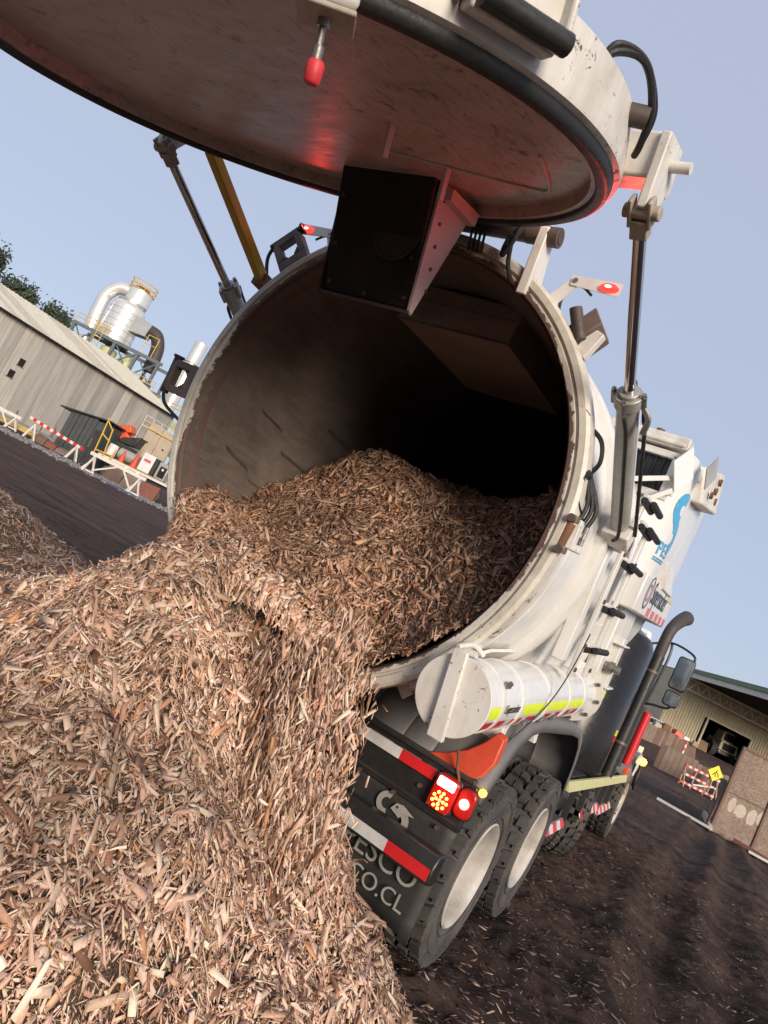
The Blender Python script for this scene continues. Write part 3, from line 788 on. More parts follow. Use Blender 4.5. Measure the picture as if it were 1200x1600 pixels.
mb = MB(); mb.prism([(-.345, .77, .05), (-.345, 1.10, .02), (-.345, 1.085, -.03), (-.345, .80, -.55), (-.345, .775, -.53)], (.014, 0, 0)); mb.obj('deflector_gusset', 'deflector_black', door, xf=LL)
mb = MB(); mb.prism([(.222, .80, -.02), (.222, 1.07, -.06), (.222, 1.09, .0), (.222, .80, .03)], (.05, -.005, 0)); mb.obj('gusset_flange', 'deflector_plate', door, xf=LL)
mb = MB(); mb.lathe([(.0, 0), (.12, 0), (.125, .004), (.13, 0)], O=(.06, .755, -.2), ax=(0, -1, .13), ref=(1, 0, 0), n=28); mb.obj('port_ring', 'black_satin', d_, xf=LL)
mb = MB(); mb.bb(-.33, .205, .775, .815, -.545, -.53); mb.obj('flap_edge', 'dark_bracket', d_, xf=LL)
for k in range(5):
    mb = MB(); z = -.02 - .10 * k; yy = .80 + .012 * k; mb.cyl((.222, yy + .02, z), (.229, yy + .02, z), .009, n=8); mb.obj('gusset_bolt', 'grimy_steel', d_, xf=LL)
for k, (x, z) in enumerate(((-.29, -.08), (-.29, -.3), (-.29, -.48), (.17, -.48), (-.06, -.5), (.17, -.3))):
    mb = MB(); yq = .722 + (.075 - z) * .115; mb.cyl((x, yq, z), (x, yq - .012, z), .011, n=8); mb.obj('flap_bolt', 'dark_bracket', d_, xf=LL)
# hinge arms on the outside of the door
for s in (-1, 1):
    mb = MB(); mb.bar((.46 * s, .2, .33), (.46 * s, 1.22, .1), .08, .1); mb.obj('door_arm', 'white_paint', door, xf=LL, bevel=.01)
# lift beam stubs, ears, rod ends
for s in (-1, 1):
    mb = MB(); mb.box((1.135 * s, .5, .13), (.27, .17, .15)); st = mb.obj('lift_beam', 'white_scuffed', door, xf=LL, bevel=.012)
    mb = MB(); mb.prism([(1.24 * s, .40, .2), (1.24 * s, .58, .2), (1.24 * s, .60, .06), (1.24 * s, .46, -.06), (1.24 * s, .38, -.05)], (.035 * s, 0, 0)); mb.obj('beam_ear', 'white_scuffed', door, xf=LL, bevel=.006)
    mb = MB(); mb.cyl((1.27 * s, .50, .12), (1.345 * s, .50, .12), .02, n=14); mb.obj('stub_pipe', 'white_scuffed', door, xf=LL)
# lock housings hanging on the door's edge
mb = MB(); mb.hexa([(.845, -.915, -.10), (.935, -.855, -.10), (1.025, -.925, -.10), (.935, -.99, -.10), (.845, -.915, .25), (.935, -.855, .25), (1.025, -.925, .25), (.935, -.99, .25)])
lk = mb.obj('lock_housing', 'white_scuffed', door, xf=LL, bevel=.015)
mb = MB(); mb.box((.935, -.92, -.106), (.125, .125, .012), Matrix.Rotation(R(40), 3, 'Z')); mb.obj('housing_base', 'clevis_paint', lk, xf=LL, bevel=.004)
mb = MB(); mb.cyl((.93, -.915, -.205), (.935, -.92, -.10), .008, n=10); mb.cyl((.934, -.918, -.125), (.935, -.92, -.11), .015, n=12); mb.cyl((.929, -.914, -.19), (.931, -.915, -.16), .012, n=12); mb.obj('pin_rod', 'steel_dull', lk, xf=LL)
mb = MB(); mb.lathe([(.001, 0), (.014, .0), (.018, .005), (.020, .038), (.016, .046), (.001, .046)], O=(.928, -.912, -.232), ax=(.03, .02, .99), ref=(1, 0, 0), n=16); mb.obj('red_plug', 'red_rubber', lk, xf=LL)
mb = MB(); mb.box((1.13, -.53, .13), (.05, .26, .17), Matrix.Rotation(R(-26), 3, 'Z')); mb.box((1.19, -.42, .14), (.11, .02, .16), Matrix.Rotation(R(-26), 3, 'Z')); mb.box((1.07, -.66, .14), (.11, .02, .16), Matrix.Rotation(R(-26), 3, 'Z'))
lk2 = mb.obj('lock_housing', 'white_scuffed', door, xf=LL, bevel=.008)
mb = MB(); mb.cyl((1.12, -.66, .07), (1.235, -.43, .07), .028, n=14); mb.obj('lock_cylinder', 'black_paint', lk2, xf=LL)
# hydraulic fitting and hoses on the door's edge
mb = MB(); mb.cyl((1.16, .20, .17), (1.24, .235, .17), .034, n=12); f_ = mb.obj('hydraulic_fitting', 'dark_bracket', door, xf=LL)
for k in range(2):
    mb = MB(); mb.tube([(1.12, .02, .2), (1.16, .02, .26 + .02 * k), (1.22, .12, .28), (1.245, .22 + .03 * k, .2), (1.22, .30, .12), (1.19, .36, .1)], .012, smooth=8); mb.obj('hydraulic_hose', 'black_rubber', f_, xf=LL)

# ---- lift cylinders
def lift(s):
    top = LL @ Vector((1.255 * s, .42, -.055)); bt = TT @ Vector((1.255 * s, .86, .19)); mid = TT @ Vector((1.255 * s, .005, .66))
    d = (top - bt).normalized()
    mid = bt + d * ((mid - bt).dot(d))
    mb = MB(); mb.cyl(bt, mid, .05, n=28); c_ = mb.obj('lift_cylinder', 'cylinder_grey', truck)
    mb = MB(); mb.cyl(mid, top - d * .06, .024, n=20); mb.obj('piston_rod', 'chrome', c_)
    mb = MB(); mb.cyl(mid - d * .05, mid + d * .012, .062, n=28); mb.cyl(mid + d * .012, mid + d * .03, .045, n=20); mb.obj('gland_collar', 'cylinder_grey', c_, bevel=.004)
    x = d.orthogonal().normalized(); y = d.cross(x)
    for k in range(4):
        a = R(45 + 90 * k); q = mid + (x * math.cos(a) + y * math.sin(a)) * .066
        mb = MB(); mb.cyl(q - d * .05, q + d * .016, .013, n=10); mb.cyl(q + d * .016, q + d * .03, .011, n=6); mb.obj('collar_bolt', 'steel_dull', c_)
    mb = MB(); ex = Vector((s, 0, 0)); ey = d.cross(ex).normalized()
    Mr = Matrix((ex, ey, d)).transposed()
    mb.box(top - d * .06, (.062, .05, .07), Mr); mb.box(top + ex * .034, (.016, .052, .1), Mr); mb.box(top - ex * .034, (.016, .052, .1), Mr)
    mb.cyl(top - ex * .062, top + ex * .066, .025, n=16); mb.obj('rod_clevis', 'clevis_paint', c_, bevel=.005)
    mb = MB(); mb.box(bt - d * .03, (.15, .15, .12), Mr); mb.box(bt - d * .12, (.07, .09, .1), Mr); mb.obj('base_block', 'white_scuffed', c_, bevel=.008)
    mb = MB(); mb.cyl(bt - d * .13 - ex * .06, bt - d * .13 + ex * .07, .03, n=14); mb.obj('base_pin', 'grimy_steel', c_)
    q0 = mid - d * .05
    mb = MB(); mb.tube([q0 - ey * .09 + ex * .02, q0 - d * .1 - ey * .085 + ex * .03, q0 - d * .3 - ey * .08 + ex * .03, bt + d * .1 - ey * .085 + ex * .03, bt - ey * .09], .010, smooth=5); mb.obj('cylinder_hose', 'black_rubber', c_)
    mb = MB(); mb.tube([q0 + ey * .03 + ex * .06, q0 - d * .08 + ex * .075, q0 - d * .16 + ey * .03 + ex * .072, bt + d * .25 + ey * .03 + ex * .074, bt - d * .02 + ex * .085], .010, smooth=5); mb.obj('cylinder_hose', 'black_rubber', c_)
    mb = MB(); mb.tube([q0 - d * .0 + ex * .07, q0 - d * .04 + ex * .1 - ey * .02, q0 - d * .1 + ex * .09 - ey * .05], .014, smooth=4); mb.obj('port_elbow', 'steel_dull', c_)
    if s > 0:
        mb = MB(); mb.bar(mid - d * .03 + ey * .085, bt + d * .1 + ey * .085, .01, .05, up=ex); mb.obj('guard_strip', 'white_clean', c_)
lift(1); lift(-1)
# yellow safety prop on the left
a, b = LL @ Vector((-1.12, .60, .01)), TT @ Vector((-1.12, .10, .76))
mb = MB(); mb.bar(a, b, .06, .06); mb.obj('safety_prop', 'yellow_paint', truck, bevel=.006)
mb = MB(); mb.box(b, (.1, .1, .08)); mb.obj('prop_foot', 'rust_brown', truck, bevel=.006)

# ---- ladder up the right side
for (y, z1, z0) in ((1.18, .46, -.68), (1.62, .30, -.68)):
    mb = MB(); mb.hexa([(1.235, y, z0), (1.26, y, z0), (1.26, y + .075, z0), (1.235, y + .075, z0), (1.235, y, z1), (1.26, y, z1), (1.26, y + .075, z1), (1.235, y + .075, z1)])
    rl = mb.obj('ladder_rail', 'white_paint', tank, xf=TT, bevel=.005)
    for z in (z0 + .05, z0 + .2, -.2, .1):
        mb = MB(); mb.cyl((1.26, y + .037, z), (1.272, y + .037, z), .014, n=8); mb.obj('rail_bolt', 'grimy_steel', rl, xf=TT)
for z, ya, yb in ((-.50, 1.24, 1.63), (-.24, 1.24, 1.63), (.05, 1.24, 1.63), (.30, 1.32, 1.75), (.42, 1.12, 1.45)):
    for k, x in enumerate((1.262, 1.30)):
        mb = MB(); n = 7
        y0, y1 = ya + .1 * k, yb + .12 * k
        mb.cyl((x, y0, z + .012 * k), (x, y1, z + .012 * k), .013, n=8)
        for i in range(n):
            yy = y0 + (y1 - y0) * (i + .5) / n; mb.cyl((x, yy - .017, z + .012 * k), (x, yy + .017, z + .012 * k), .021, n=8)
        mb.obj('ladder_tread', 'black_rubber', tank, xf=TT)
    mb = MB(); mb.bar((1.262, ya, z + .03), (1.262, yb, z + .03), .03, .022); mb.obj('tread_bar', 'white_paint', tank, xf=TT, bevel=.004)
mb = MB(); mb.bb(1.16, 1.235, .95, 1.05, -.6, .35); mb.obj('ladder_mount', 'white_paint', tank, xf=TT, bevel=.01)

# ---- suction hose carrier along the right side
cx_, cz_, r_ = 1.10, -.85, .165
mb = MB(); mb.cyl((cx_, -.10, cz_), (cx_, 2.25, cz_), r_, n=48); tube_ = mb.obj('hose_carrier', 'white_clean', truck, xf=TT, smooth=30)
for y in (.10, .42, .93, 1.45, 1.9):
    mb = MB(); mb.lathe([(r_, y - .02), (r_ + .006, y - .018), (r_ + .006, y + .018), (r_, y + .02)], O=(cx_, 0, cz_), n=48); mb.obj('carrier_band', 'white_paint', tube_, xf=TT)
mb = MB(); mb.cyl((cx_, -.115, cz_), (cx_, -.095, cz_), r_ + .012, n=48); mb.obj('carrier_cover', 'white_scuffed', tube_, xf=TT, bevel=.004)
mb = MB(); mb.cyl((cx_, 2.24, cz_), (cx_, 2.27, cz_), r_ + .05, n=40); mb.obj('carrier_flange', 'white_paint', tube_, xf=TT)
for k in range(10):
    a = 2 * math.pi * k / 10; q = (cx_ + (r_ + .028) * math.cos(a), 2.235, cz_ + (r_ + .028) * math.sin(a)); mb = MB(); mb.cyl(q, (q[0], 2.215, q[2]), .014, n=8); mb.obj('flange_bolt', 'grimy_steel', tube_, xf=TT)
mb = MB(); mb.hexa([(1.07, -.145, -1.045), (1.15, -.145, -1.045), (1.15, -.115, -1.045), (1.07, -.115, -1.045), (1.03, -.145, -.655), (1.10, -.145, -.655), (1.10, -.115, -.655), (1.03, -.115, -.655)])
mb.obj('cover_strap', 'white_scuffed', tube_, xf=TT, bevel=.006)
mb = MB(); mb.tube([(1.03, -.1, -.655), (1.06, .0, -.63), (1.1, .06, -.66)], .012, smooth=4); mb.bb(1.03, 1.08, .03, .06, -.68, -.62); mb.obj('strap_latch', 'white_scuffed', tube_, xf=TT)
for y in (.14, .62, .96, 1.25):
    mb = MB(); a = R(-28 if y > .3 else 40); q = Vector((cx_ + r_ * math.cos(a), y, cz_ + r_ * math.sin(a))); e = Vector((math.cos(a), 0, math.sin(a)))
    for k in (-1, 0, 1): mb.cyl(q + Vector((0, k * .022, 0)), q + e * .02 + Vector((0, k * .022, .008 * k)), .012, n=8)
    mb.box(q + e * .012, (.012, .08, .03)); mb.obj('toggle_latch', 'steel_dull', tube_, xf=TT)
def band(y0, y1, a0, a1, mat, name):
    mb = MB(); vs = []; n = 6; rr = r_ + .0018
    for i in range(n + 1):
        a = R(a0 + (a1 - a0) * i / n)
        for y in (y0, y1): vs.append((cx_ + rr * math.cos(a), y, cz_ + rr * math.sin(a)))
    mb.add(vs, [(2 * i, 2 * i + 1, 2 * i + 3, 2 * i + 2) for i in range(n)]); mb.obj(name, mat, tube_, xf=TT)
for y0, y1 in ((-.09, .08), (.45, .905), (.96, 1.42), (1.48, 1.87)): band(y0, y1, -12, 8, 'lime_tape', 'lime_reflector')
for k, (y0, y1) in enumerate(((-.06, .05), (.06, .24), (.36, .52), (.62, .78), (.98, 1.12), (1.24, 1.36), (1.5, 1.62), (1.74, 1.84))):
    band(y0, y1, -36, -18, 'red_tape', 'red_reflector')
for (y0, y1) in ((.25, .35), (.53, .61), (.8, .92), (1.13, 1.23)): band(y0, y1, -36, -18, 'white_tape', 'white_reflector')
text('carrier_lettering', 'Supersucker', .062, TT @ Vector((cx_ + r_ + .004, .15, cz_ - .01)), TT.to_3x3() @ Vector((0, 1, 0)), TT.to_3x3() @ Vector((.0, 0, 1)), 'decal_dark', tube_, sx=.72)
mb = MB(); mb.lathe([(.012, 0), (.02, 0)], O=(cx_ + r_ + .004, .125, cz_ + .01), ax=(1, 0, 0), ref=(0, 1, 0), n=14); mb.obj('carrier_emblem', 'decal_red', tube_, xf=TT, fix=False)
mb = MB(); mb.tube([(1.29, 1.08, -.40), (1.29, 1.0, -.62), (1.285, .86, -.80), (1.25, .72, -.96), (1.2, .62, -1.1)], .004, n=6, smooth=6); mb.obj('tie_cord', 'black_rubber', tube_, xf=TT)
for y in (.62, .95, 1.3):
    mb = MB(); mb.hexa([(.98, y, -1.14), (1.2, y, -1.14), (1.2, y + .05, -1.14), (.98, y + .05, -1.14), (.98, y, -1.0), (1.16, y, -.97), (1.16, y + .14, -.97), (.98, y + .14, -1.0)]); mb.obj('carrier_bracket', 'white_paint', tube_, xf=TT, bevel=.005)
# small control bracket with side lamp beyond the carrier
mb = MB(); mb.box((1.2, 2.55, -.62), (.12, .14, .5)); mb.box((1.2, 2.55, -.42), (.18, .22, .015)); mb.box((1.21, 2.52, -.75), (.18, .22, .015)); cb = mb.obj('control_bracket', 'white_paint', truck, xf=TT, bevel=.005)
mb = MB(); mb.cyl((1.2, 2.45, -.6), (1.32, 2.45, -.6), .03, n=12); mb.cyl((1.24, 2.45, -.6), (1.27, 2.45, -.6), .045, n=12); mb.obj('valve_handle', 'steel_dull', cb, xf=TT)
mb = MB(); mb.lathe([(.001, 0), (.028, .01), (.03, .03), (.001, .05)], O=(1.2, 2.5, -1.03), ax=(0, 0, 1), ref=(1, 0, 0), n=12); mb.obj('side_lamp', 'lamp_amber', cb, xf=TT)
mb = MB(); mb.bb(1.17, 1.23, 2.47, 2.53, -.98, -.86); mb.obj('lamp_holder', 'rust_brown', cb, xf=TT)
mb = MB(); mb.bb(1.261, 1.264, 2.5, 2.62, -.85, -.79); mb.obj('lime_reflector', 'lime_tape', cb, xf=TT)

# ---- chassis
mb = MB()
for x in (-.42, .42): mb.bb(x - .04, x + .04, -.5, 8.3, .78, 1.04)
for y in (-.45, .7, 2.2, 4.0, 6.0): mb.bb(-.38, .38, y - .05, y + .05, .8, 1.0)
mb.obj('chassis_frame', 'black_satin', truck)
mb = MB(); mb.hexa([(-.55, -.3, 1.04), (.55, -.3, 1.04), (.55, 5.2, 1.04), (-.55, 5.2, 1.04), (-.5, -.3, 1.08), (.5, -.3, 1.08), (.5, 5.2, 1.6), (-.5, 5.2, 1.6)]); mb.obj('sub_frame', 'black_satin', truck)
for y in (0, 1.37, 7.0):
    mb = MB(); mb.cyl((-.95, y, .52), (.95, y, .52), .09, n=16); mb.cyl((-.2, y, .52), (.2, y, .52), .2, n=16); mb.obj('axle', 'black_satin', truck)

# wheels
def tyre_mesh(r=.52, w=.27, lugs=True):
    mb = MB(); h = w / 2
    prof = [(.285, -h + .03), (.30, -h + .01), (.34, -h - .004), (.40, -h - .012), (.46, -h - .006), (r - .03, -h + .02), (r - .026, -h + .05), (r - .026, h - .05), (r - .03, h - .02), (.46, h + .006), (.40, h + .012), (.34, h + .004), (.30, h - .01), (.285, h - .03)]
    mb.lathe(prof, ax=(1, 0, 0), ref=(0, 1, 0), n=72)
    if lugs:
        n = 26
        for i in range(n):
            for s, off in ((-1, 0), (1, .5)):
                a = 2 * math.pi * (i + off) / n
                for (x0, x1, da, wd) in ((.012, .068, .0, .040), (.078, h + .004, .04, .045)):
                    M = Matrix.Rotation(a + da * s, 3, 'X')
                    zt = r + (.004 if x1 < h else -.004)
                    p = [(s * x0, -wd, r - .03), (s * x1, -wd * .9 + .012, r - .04 if x1 >= h else r - .03), (s * x1, wd * .9 + .012, r - .04 if x1 >= h else r - .03), (s * x0, wd * .7, r - .03),
                         (s * x0, -wd, zt), (s * x1, -wd * .9 + .012, zt), (s * x1, wd * .9 + .012, zt), (s * x0, wd * .7, zt)]
                    mb.hexa([M @ Vector(q) for q in p])
        # side nibs
        for i in range(n * 2):
            a = 2 * math.pi * i / (n * 2)
            for s in (-1, 1):
                M = Matrix.Rotation(a, 3, 'X'); mb.box(M @ Vector((s * (h - .004), 0, r - .035)), (.02, .026, .05), M)
        # sidewall rings
        for s in (-1, 1):
            for rr in (.345, .44): mb.lathe([(rr - .004, s * (h + .008)), (rr, s * (h + .0145)), (rr + .004, s * (h + .008))], ax=(1, 0, 0), ref=(0, 1, 0), n=60)
    return mb
def rim_mesh(w=.27, dish=True):
    mb = MB(); h = w / 2
    if dish:   # deep outer rim of a dual wheel
        prof = [(.297, h - .012), (.304, h + .004), (.296, h + .012), (.284, h - .002), (.272, h - .03), (.268, -.02), (.25, -.06), (.18, -.075), (.14, -.06), (.11, -.06), (.105, .0), (.001, .01)]
    else:
        prof = [(.297, h - .012), (.304, h + .004), (.296, h + .012), (.284, h - .002), (.27, h - .04), (.25, .06), (.2, .10), (.13, .11), (.11, .15), (.001, .16)]
    mb.lathe(prof, ax=(1, 0, 0), ref=(0, 1, 0), n=64)
    return mb
def place(mb, pos, s):
    mb.v = [(pos[0] + s * x, pos[1] + y, pos[2] + z) for x, y, z in mb.v]; return mb
def wheel(x, y, s, dish=True, z=.51):
    w_ = place(rim_mesh(.27, dish), (x, y, z), s).obj('wheel', 'rim_white', truck)
    place(tyre_mesh(), (x, y, z), s).obj('tyre', 'tyre', w_, smooth=40, fix=True)
    for k in range(10):
        a = 2 * math.pi * k / 10; mb = MB(); d0 = -.065 if dish else .108
        mb.cyl((d0, .16 * math.cos(a), .16 * math.sin(a)), (d0 + .03, .16 * math.cos(a), .16 * math.sin(a)), .014, n=6); place(mb, (x, y, z), s).obj('wheel_nut', 'grimy_steel', w_)
for s in (1, -1):
    for y in (0, 1.37):
        wheel(1.10 * s, y, s); wheel(.77 * s, y, -s)
    wheel(1.10 * s, 7.0, s, False)
# raised pusher wheel
def small_wheel(s):
    Mz = Matrix.Rotation(R(24 * s), 3, 'Z')
    def turned(mb):
        mb.v = [tuple(Mz @ Vector((s * x, y, z)) + Vector((.98 * s, 4.0, .50))) for x, y, z in mb.v]; return mb
    w_ = turned(rim_mesh(.25, True)).obj('wheel', 'rim_white', truck)
    turned(tyre_mesh(.46, .26)).obj('tyre', 'tyre', w_, smooth=40)
small_wheel(1); small_wheel(-1)
mb = MB(); mb.cyl((-.9, 4.0, .5), (.9, 4.0, .5), .06, n=14); mb.obj('axle', 'black_satin', truck)

# fenders over the tandem
prof = [(-.60, .98), (-.56, 1.08), (-.48, 1.20), (-.36, 1.33), (-.2, 1.41), (0.0, 1.445), (.3, 1.46), (1.08, 1.46), (1.38, 1.43), (1.56, 1.35), (1.70, 1.2), (1.76, 1.05), (1.78, .95)]
for s in (1, -1):
    mb = MB(); xs = [.50, .56, .58, .72, .74, .76, .90, .92, .94, 1.10, 1.2, 1.235, 1.25, 1.255]
    dz = [0, 0, .012, .012, 0, .012, .012, 0, .012, .012, .008, 0, -.014, -.085]
    vs = []
    for (y, z) in prof:
        cyv, czv = .6, .55; d = Vector((0, y - cyv, z - czv)).normalized()
        for x, q in zip(xs, dz): vs.append((s * x, y + d.y * q, z + d.z * q))
    m_ = len(xs); fs = [(j * m_ + i, j * m_ + i + 1, (j + 1) * m_ + i + 1, (j + 1) * m_ + i) for j in range(len(prof) - 1) for i in range(m_ - 1)]
    mb.add(vs, fs); o = mb.obj('fender', 'fender_plastic', truck, smooth=50)
    sm = o.modifiers.new('thick', 'SOLIDIFY'); sm.thickness = .014
    for y in (.15, .62, 1.1):
        mb = MB(); mb.bar((.45 * s, y, 1.30), (1.22 * s, y, 1.40), .04, .04); mb.obj('fender_bracket', 'black_satin', o)
    # inner shield between the tyres
    mb = MB(); mb.bb(.42 * s if s > 0 else -1.2, 1.2 if s > 0 else -.42, 1.79, 1.805, .40, 1.1); mb.obj('splash_shield', 'black_satin', o)
# orange chock on the rear of the right fender
mb = MB()
pl = [(.90, -.60, 1.055), (1.0, -.575, 1.105), (1.08, -.56, 1.165), (1.14, -.55, 1.24), (1.175, -.545, 1.305), (1.225, -.545, 1.295), (1.235, -.565, 1.17), (1.21, -.59, 1.09), (1.18, -.605, 1.065), (1.0, -.61, 1.045)]
mb.prism(pl, (0, .07, .015)); ck = mb.obj('orange_chock', 'orange_plastic', truck, bevel=.008)
mb = MB(); mb.tube([(1.06, -.63, 1.15), (1.08, -.64, 1.12), (1.09, -.63, 1.08), (1.12, -.62, 1.03), (1.13, -.62, .99)], .008, smooth=5); mb.obj('chock_chain', 'rust_brown', ck)

# rear panel, lamps, flaps, bumper
mb = MB(); mb.hexa([(-1.22, -.60, .80), (1.22, -.60, .80), (1.22, -.56, .80), (-1.22, -.56, .80), (-1.22, -.60, 1.04), (1.22, -.60, 1.04), (1.22, -.56, 1.04), (-1.22, -.56, 1.04)])
rp = mb.obj('tail_panel', 'black_paint', truck, bevel=.008)
mb = MB(); mb.bb(-1.2, 1.2, -.62, -.56, 1.04, 1.065); mb.obj('panel_rail', 'black_satin', rp, bevel=.006)
mb = MB(); mb.bb(-1.2, 1.2, -.608, -.6, .826, .842); mb.obj('panel_seam', 'black_satin', rp)
for x, z in ((.84, .80), (.62, .80), (1.12, .775), (.95, .9), (-.84, .8)):
    mb = MB(); mb.cyl((x, -.615, z), (x, -.60, z), .012, n=8); mb.obj('panel_bolt', 'grimy_steel', rp)
for s in (1, -1):
    for (x0, x1, mt_) in ((.50, .79, 'white_tape'), (.79, 1.0, 'red_tape')):
        mb = MB(); mb.bb(min(x0 * s, x1 * s), max(x0 * s, x1 * s), -.6145, -.6105, .955, 1.01); mb.obj('reflective_strip', mt_, rp)
    # combination lamp
    c = Vector((1.085 * s, -.605, .935))
    def rrect(cx0, cz0, w, h, r, n=5):
        p = []
        for sx_, sz_, a0 in ((1, 1, 0), (-1, 1, 90), (-1, -1, 180), (1, -1, 270)):
            for i in range(n + 1):
                a = R(a0 + 90 * i / n); p.append((cx0 + sx_ * (w / 2 - r) + r * math.cos(a), cz0 + sz_ * (h / 2 - r) + r * math.sin(a)))
        return p
    mb = MB(); mb.prism([(x, -.60, z) for x, z in rrect(c.x, c.z, .128, .178, .03)], (0, -.045, 0)); lp = mb.obj('tail_lamp', 'lamp_red_dim', truck, bevel=.008)
    mb = MB(); mb.prism([(x, -.598, z) for x, z in rrect(c.x, c.z, .145, .195, .035)], (0, -.022, 0)); mb.obj('lamp_bezel', 'black_rubber', lp, bevel=.006)
    for q in ((-.052, .077), (.052, .077), (-.052, -.077), (.052, -.077)):
        mb = MB(); mb.cyl((c.x + q[0], -.64, c.z + q[1]), (c.x + q[0], -.649, c.z + q[1]), .006, n=8); mb.obj('lamp_screw', 'steel_dull', lp)
    mb = MB(); mb.prism([(x, -.645, z) for x, z in rrect(c.x, c.z + .05, .095, .045, .008)], (0, -.006, 0)); mb.obj('reversing_lens', 'lamp_white', lp)
    for k in range(14):
        rr = 0 if k == 0 else (.020 if k < 5 else .038); a = 2 * math.pi * (k / 4 if k < 5 else (k - 5) / 9)
        mb = MB(); q = (c.x + rr * math.cos(a), -.645, c.z - .035 + rr * math.sin(a)); mb.cyl(q, (q[0], -.651, q[2]), .0075, n=10); mb.obj('diode', 'lamp_led', lp)
    mb = MB(); mb.prism([(x, -.60, z) for x, z in rrect(1.2 * s, .945, .092, .145, .035)], (0, -.035, 0)); l2 = mb.obj('stop_lamp', 'lamp_red_dim', truck, bevel=.01)
    mb = MB(); mb.prism([(x, -.598, z) for x, z in rrect(1.2 * s, .945, .105, .158, .04)], (0, -.018, 0)); mb.obj('lamp_bezel', 'black_rubber', l2, bevel=.005)
    mb = MB(); mb.cyl((1.2 * s, -.634, .945), (1.2 * s, -.642, .945), .025, n=16); mb.obj('stop_lens', 'lamp_red_hot', l2)
    l = bpy.data.lights.new('tail_light', 'POINT'); l.energy = .35; l.color = (1, .1, .05); l.shadow_soft_size = .05
    lo = bpy.data.objects.new('tail_light', l); lo.location = (1.14 * s, -.72, .94); col.objects.link(lo); lo.parent = lp
    mb = MB(); mb.lathe([(.001, 0), (.018, .004), (.02, .02), (.001, .03)], O=(1.25 * s, -.585, 1.03), ax=(0, -1, 0), ref=(1, 0, 0), n=10); mb.obj('fender_marker', 'lamp_amber', truck)
    # mud flap with the company lettering
    x0, x1 = (.56, 1.215) if s > 0 else (-1.215, -.56)
    mb = MB(); nx_, nz_ = 10, 8; vs = []
    for j in range(nz_ + 1):
        for i in range(nx_ + 1):
            x = x0 + (x1 - x0) * i / nx_; z = .25 + (.83 - .25) * j / nz_; vs.append((x, -.585 + .012 * math.sin(x * 9) * (1 - j / nz_), z))
    mb.add(vs, [(j * 11 + i, j * 11 + i + 1, (j + 1) * 11 + i + 1, (j + 1) * 11 + i) for j in range(nz_) for i in range(nx_)])
    fl = mb.obj('mud_flap', 'mudflap', truck); sm = fl.modifiers.new('thick', 'SOLIDIFY'); sm.thickness = .01
    ox = .0 if s > 0 else -1.775
    text('flap_lettering', 'PESCO', .155, (.69 + ox, -.608, .455), (1, 0, 0), (0, 0, 1), 'logo_grey', fl, sx=.98)
    text('flap_lettering', 'PESCO.CL', .115, (.63 + ox, -.608, .335), (1, 0, 0), (0, 0, 1), 'logo_grey', fl, sx=1.0)
    # company emblem: a curl, a bird's head and a round belly
    def ring(cx0, cz0, r1, r2, a0, a1, r3=None):
        mb = MB(); n = 18; vs = []
        for i in range(n + 1):
            a = R(a0 + (a1 - a0) * i / n); t = i / n
            for rr in (r1, r2 if r3 is None else r2 + (r3 - r2) * t): vs.append((cx0 + rr * math.cos(a), -.6005, cz0 + rr * math.sin(a)))
        mb.add(vs, [(2 * i, 2 * i + 1, 2 * i + 3, 2 * i + 2) for i in range(n)]); mb.obj('flap_emblem', 'logo_grey', fl, fix=False)
    ex_, ez_ = .83 + ox, .735
    ring(ex_, ez_, .028, .058, 75, 290)
    ring(ex_ + .085, ez_ - .045, .030, .068, -100, 120)
    mb = MB(); mb.add([(ex_ + .03, -.6007, ez_ - .01), (ex_ + .05, -.6007, ez_ + .028), (ex_ + .09, -.6007, ez_ + .036), (ex_ + .165, -.6007, ez_ + .012), (ex_ + .11, -.6007, ez_ - .0), (ex_ + .09, -.6007, ez_ - .03)], [(0, 1, 2, 3, 4, 5)]); mb.obj('flap_emblem', 'logo_grey', fl, fix=False)
    mb = MB(); mb.cyl((ex_ + .062, -.601, ez_ + .012), (ex_ + .062, -.6025, ez_ + .012), .007, n=10); mb.obj('emblem_eye', 'mudflap', fl)
mb = MB(); mb.prism([(-1.23, -.66, .545), (-1.23, -.74, .56), (-1.23, -.75, .64), (-1.23, -.72, .70), (-1.23, -.64, .70), (-1.23, -.63, .56)], (2.46, 0, 0)); bp_ = mb.obj('rear_bumper', 'black_paint', truck, bevel=.008)
for s in (1, -1):
    for (x0, x1, mt_) in ((.55, .97, 'white_tape'), (.97, 1.215, 'red_tape')):
        mb = MB(); a_, b_ = min(x0 * s, x1 * s), max(x0 * s, x1 * s)
        mb.hexa([(a_, -.7445, .575), (b_, -.7445, .575), (b_, -.742, .575), (a_, -.742, .575), (a_, -.753, .635), (b_, -.753, .635), (b_, -.749, .635), (a_, -.749, .635)]); mb.obj('reflective_strip', mt_, bp_)
    mb = MB(); mb.bb(.5 * s - .04, .5 * s + .04, -.64, -.45, .58, .85); mb.obj('bumper_bracket', 'black_satin', bp_)

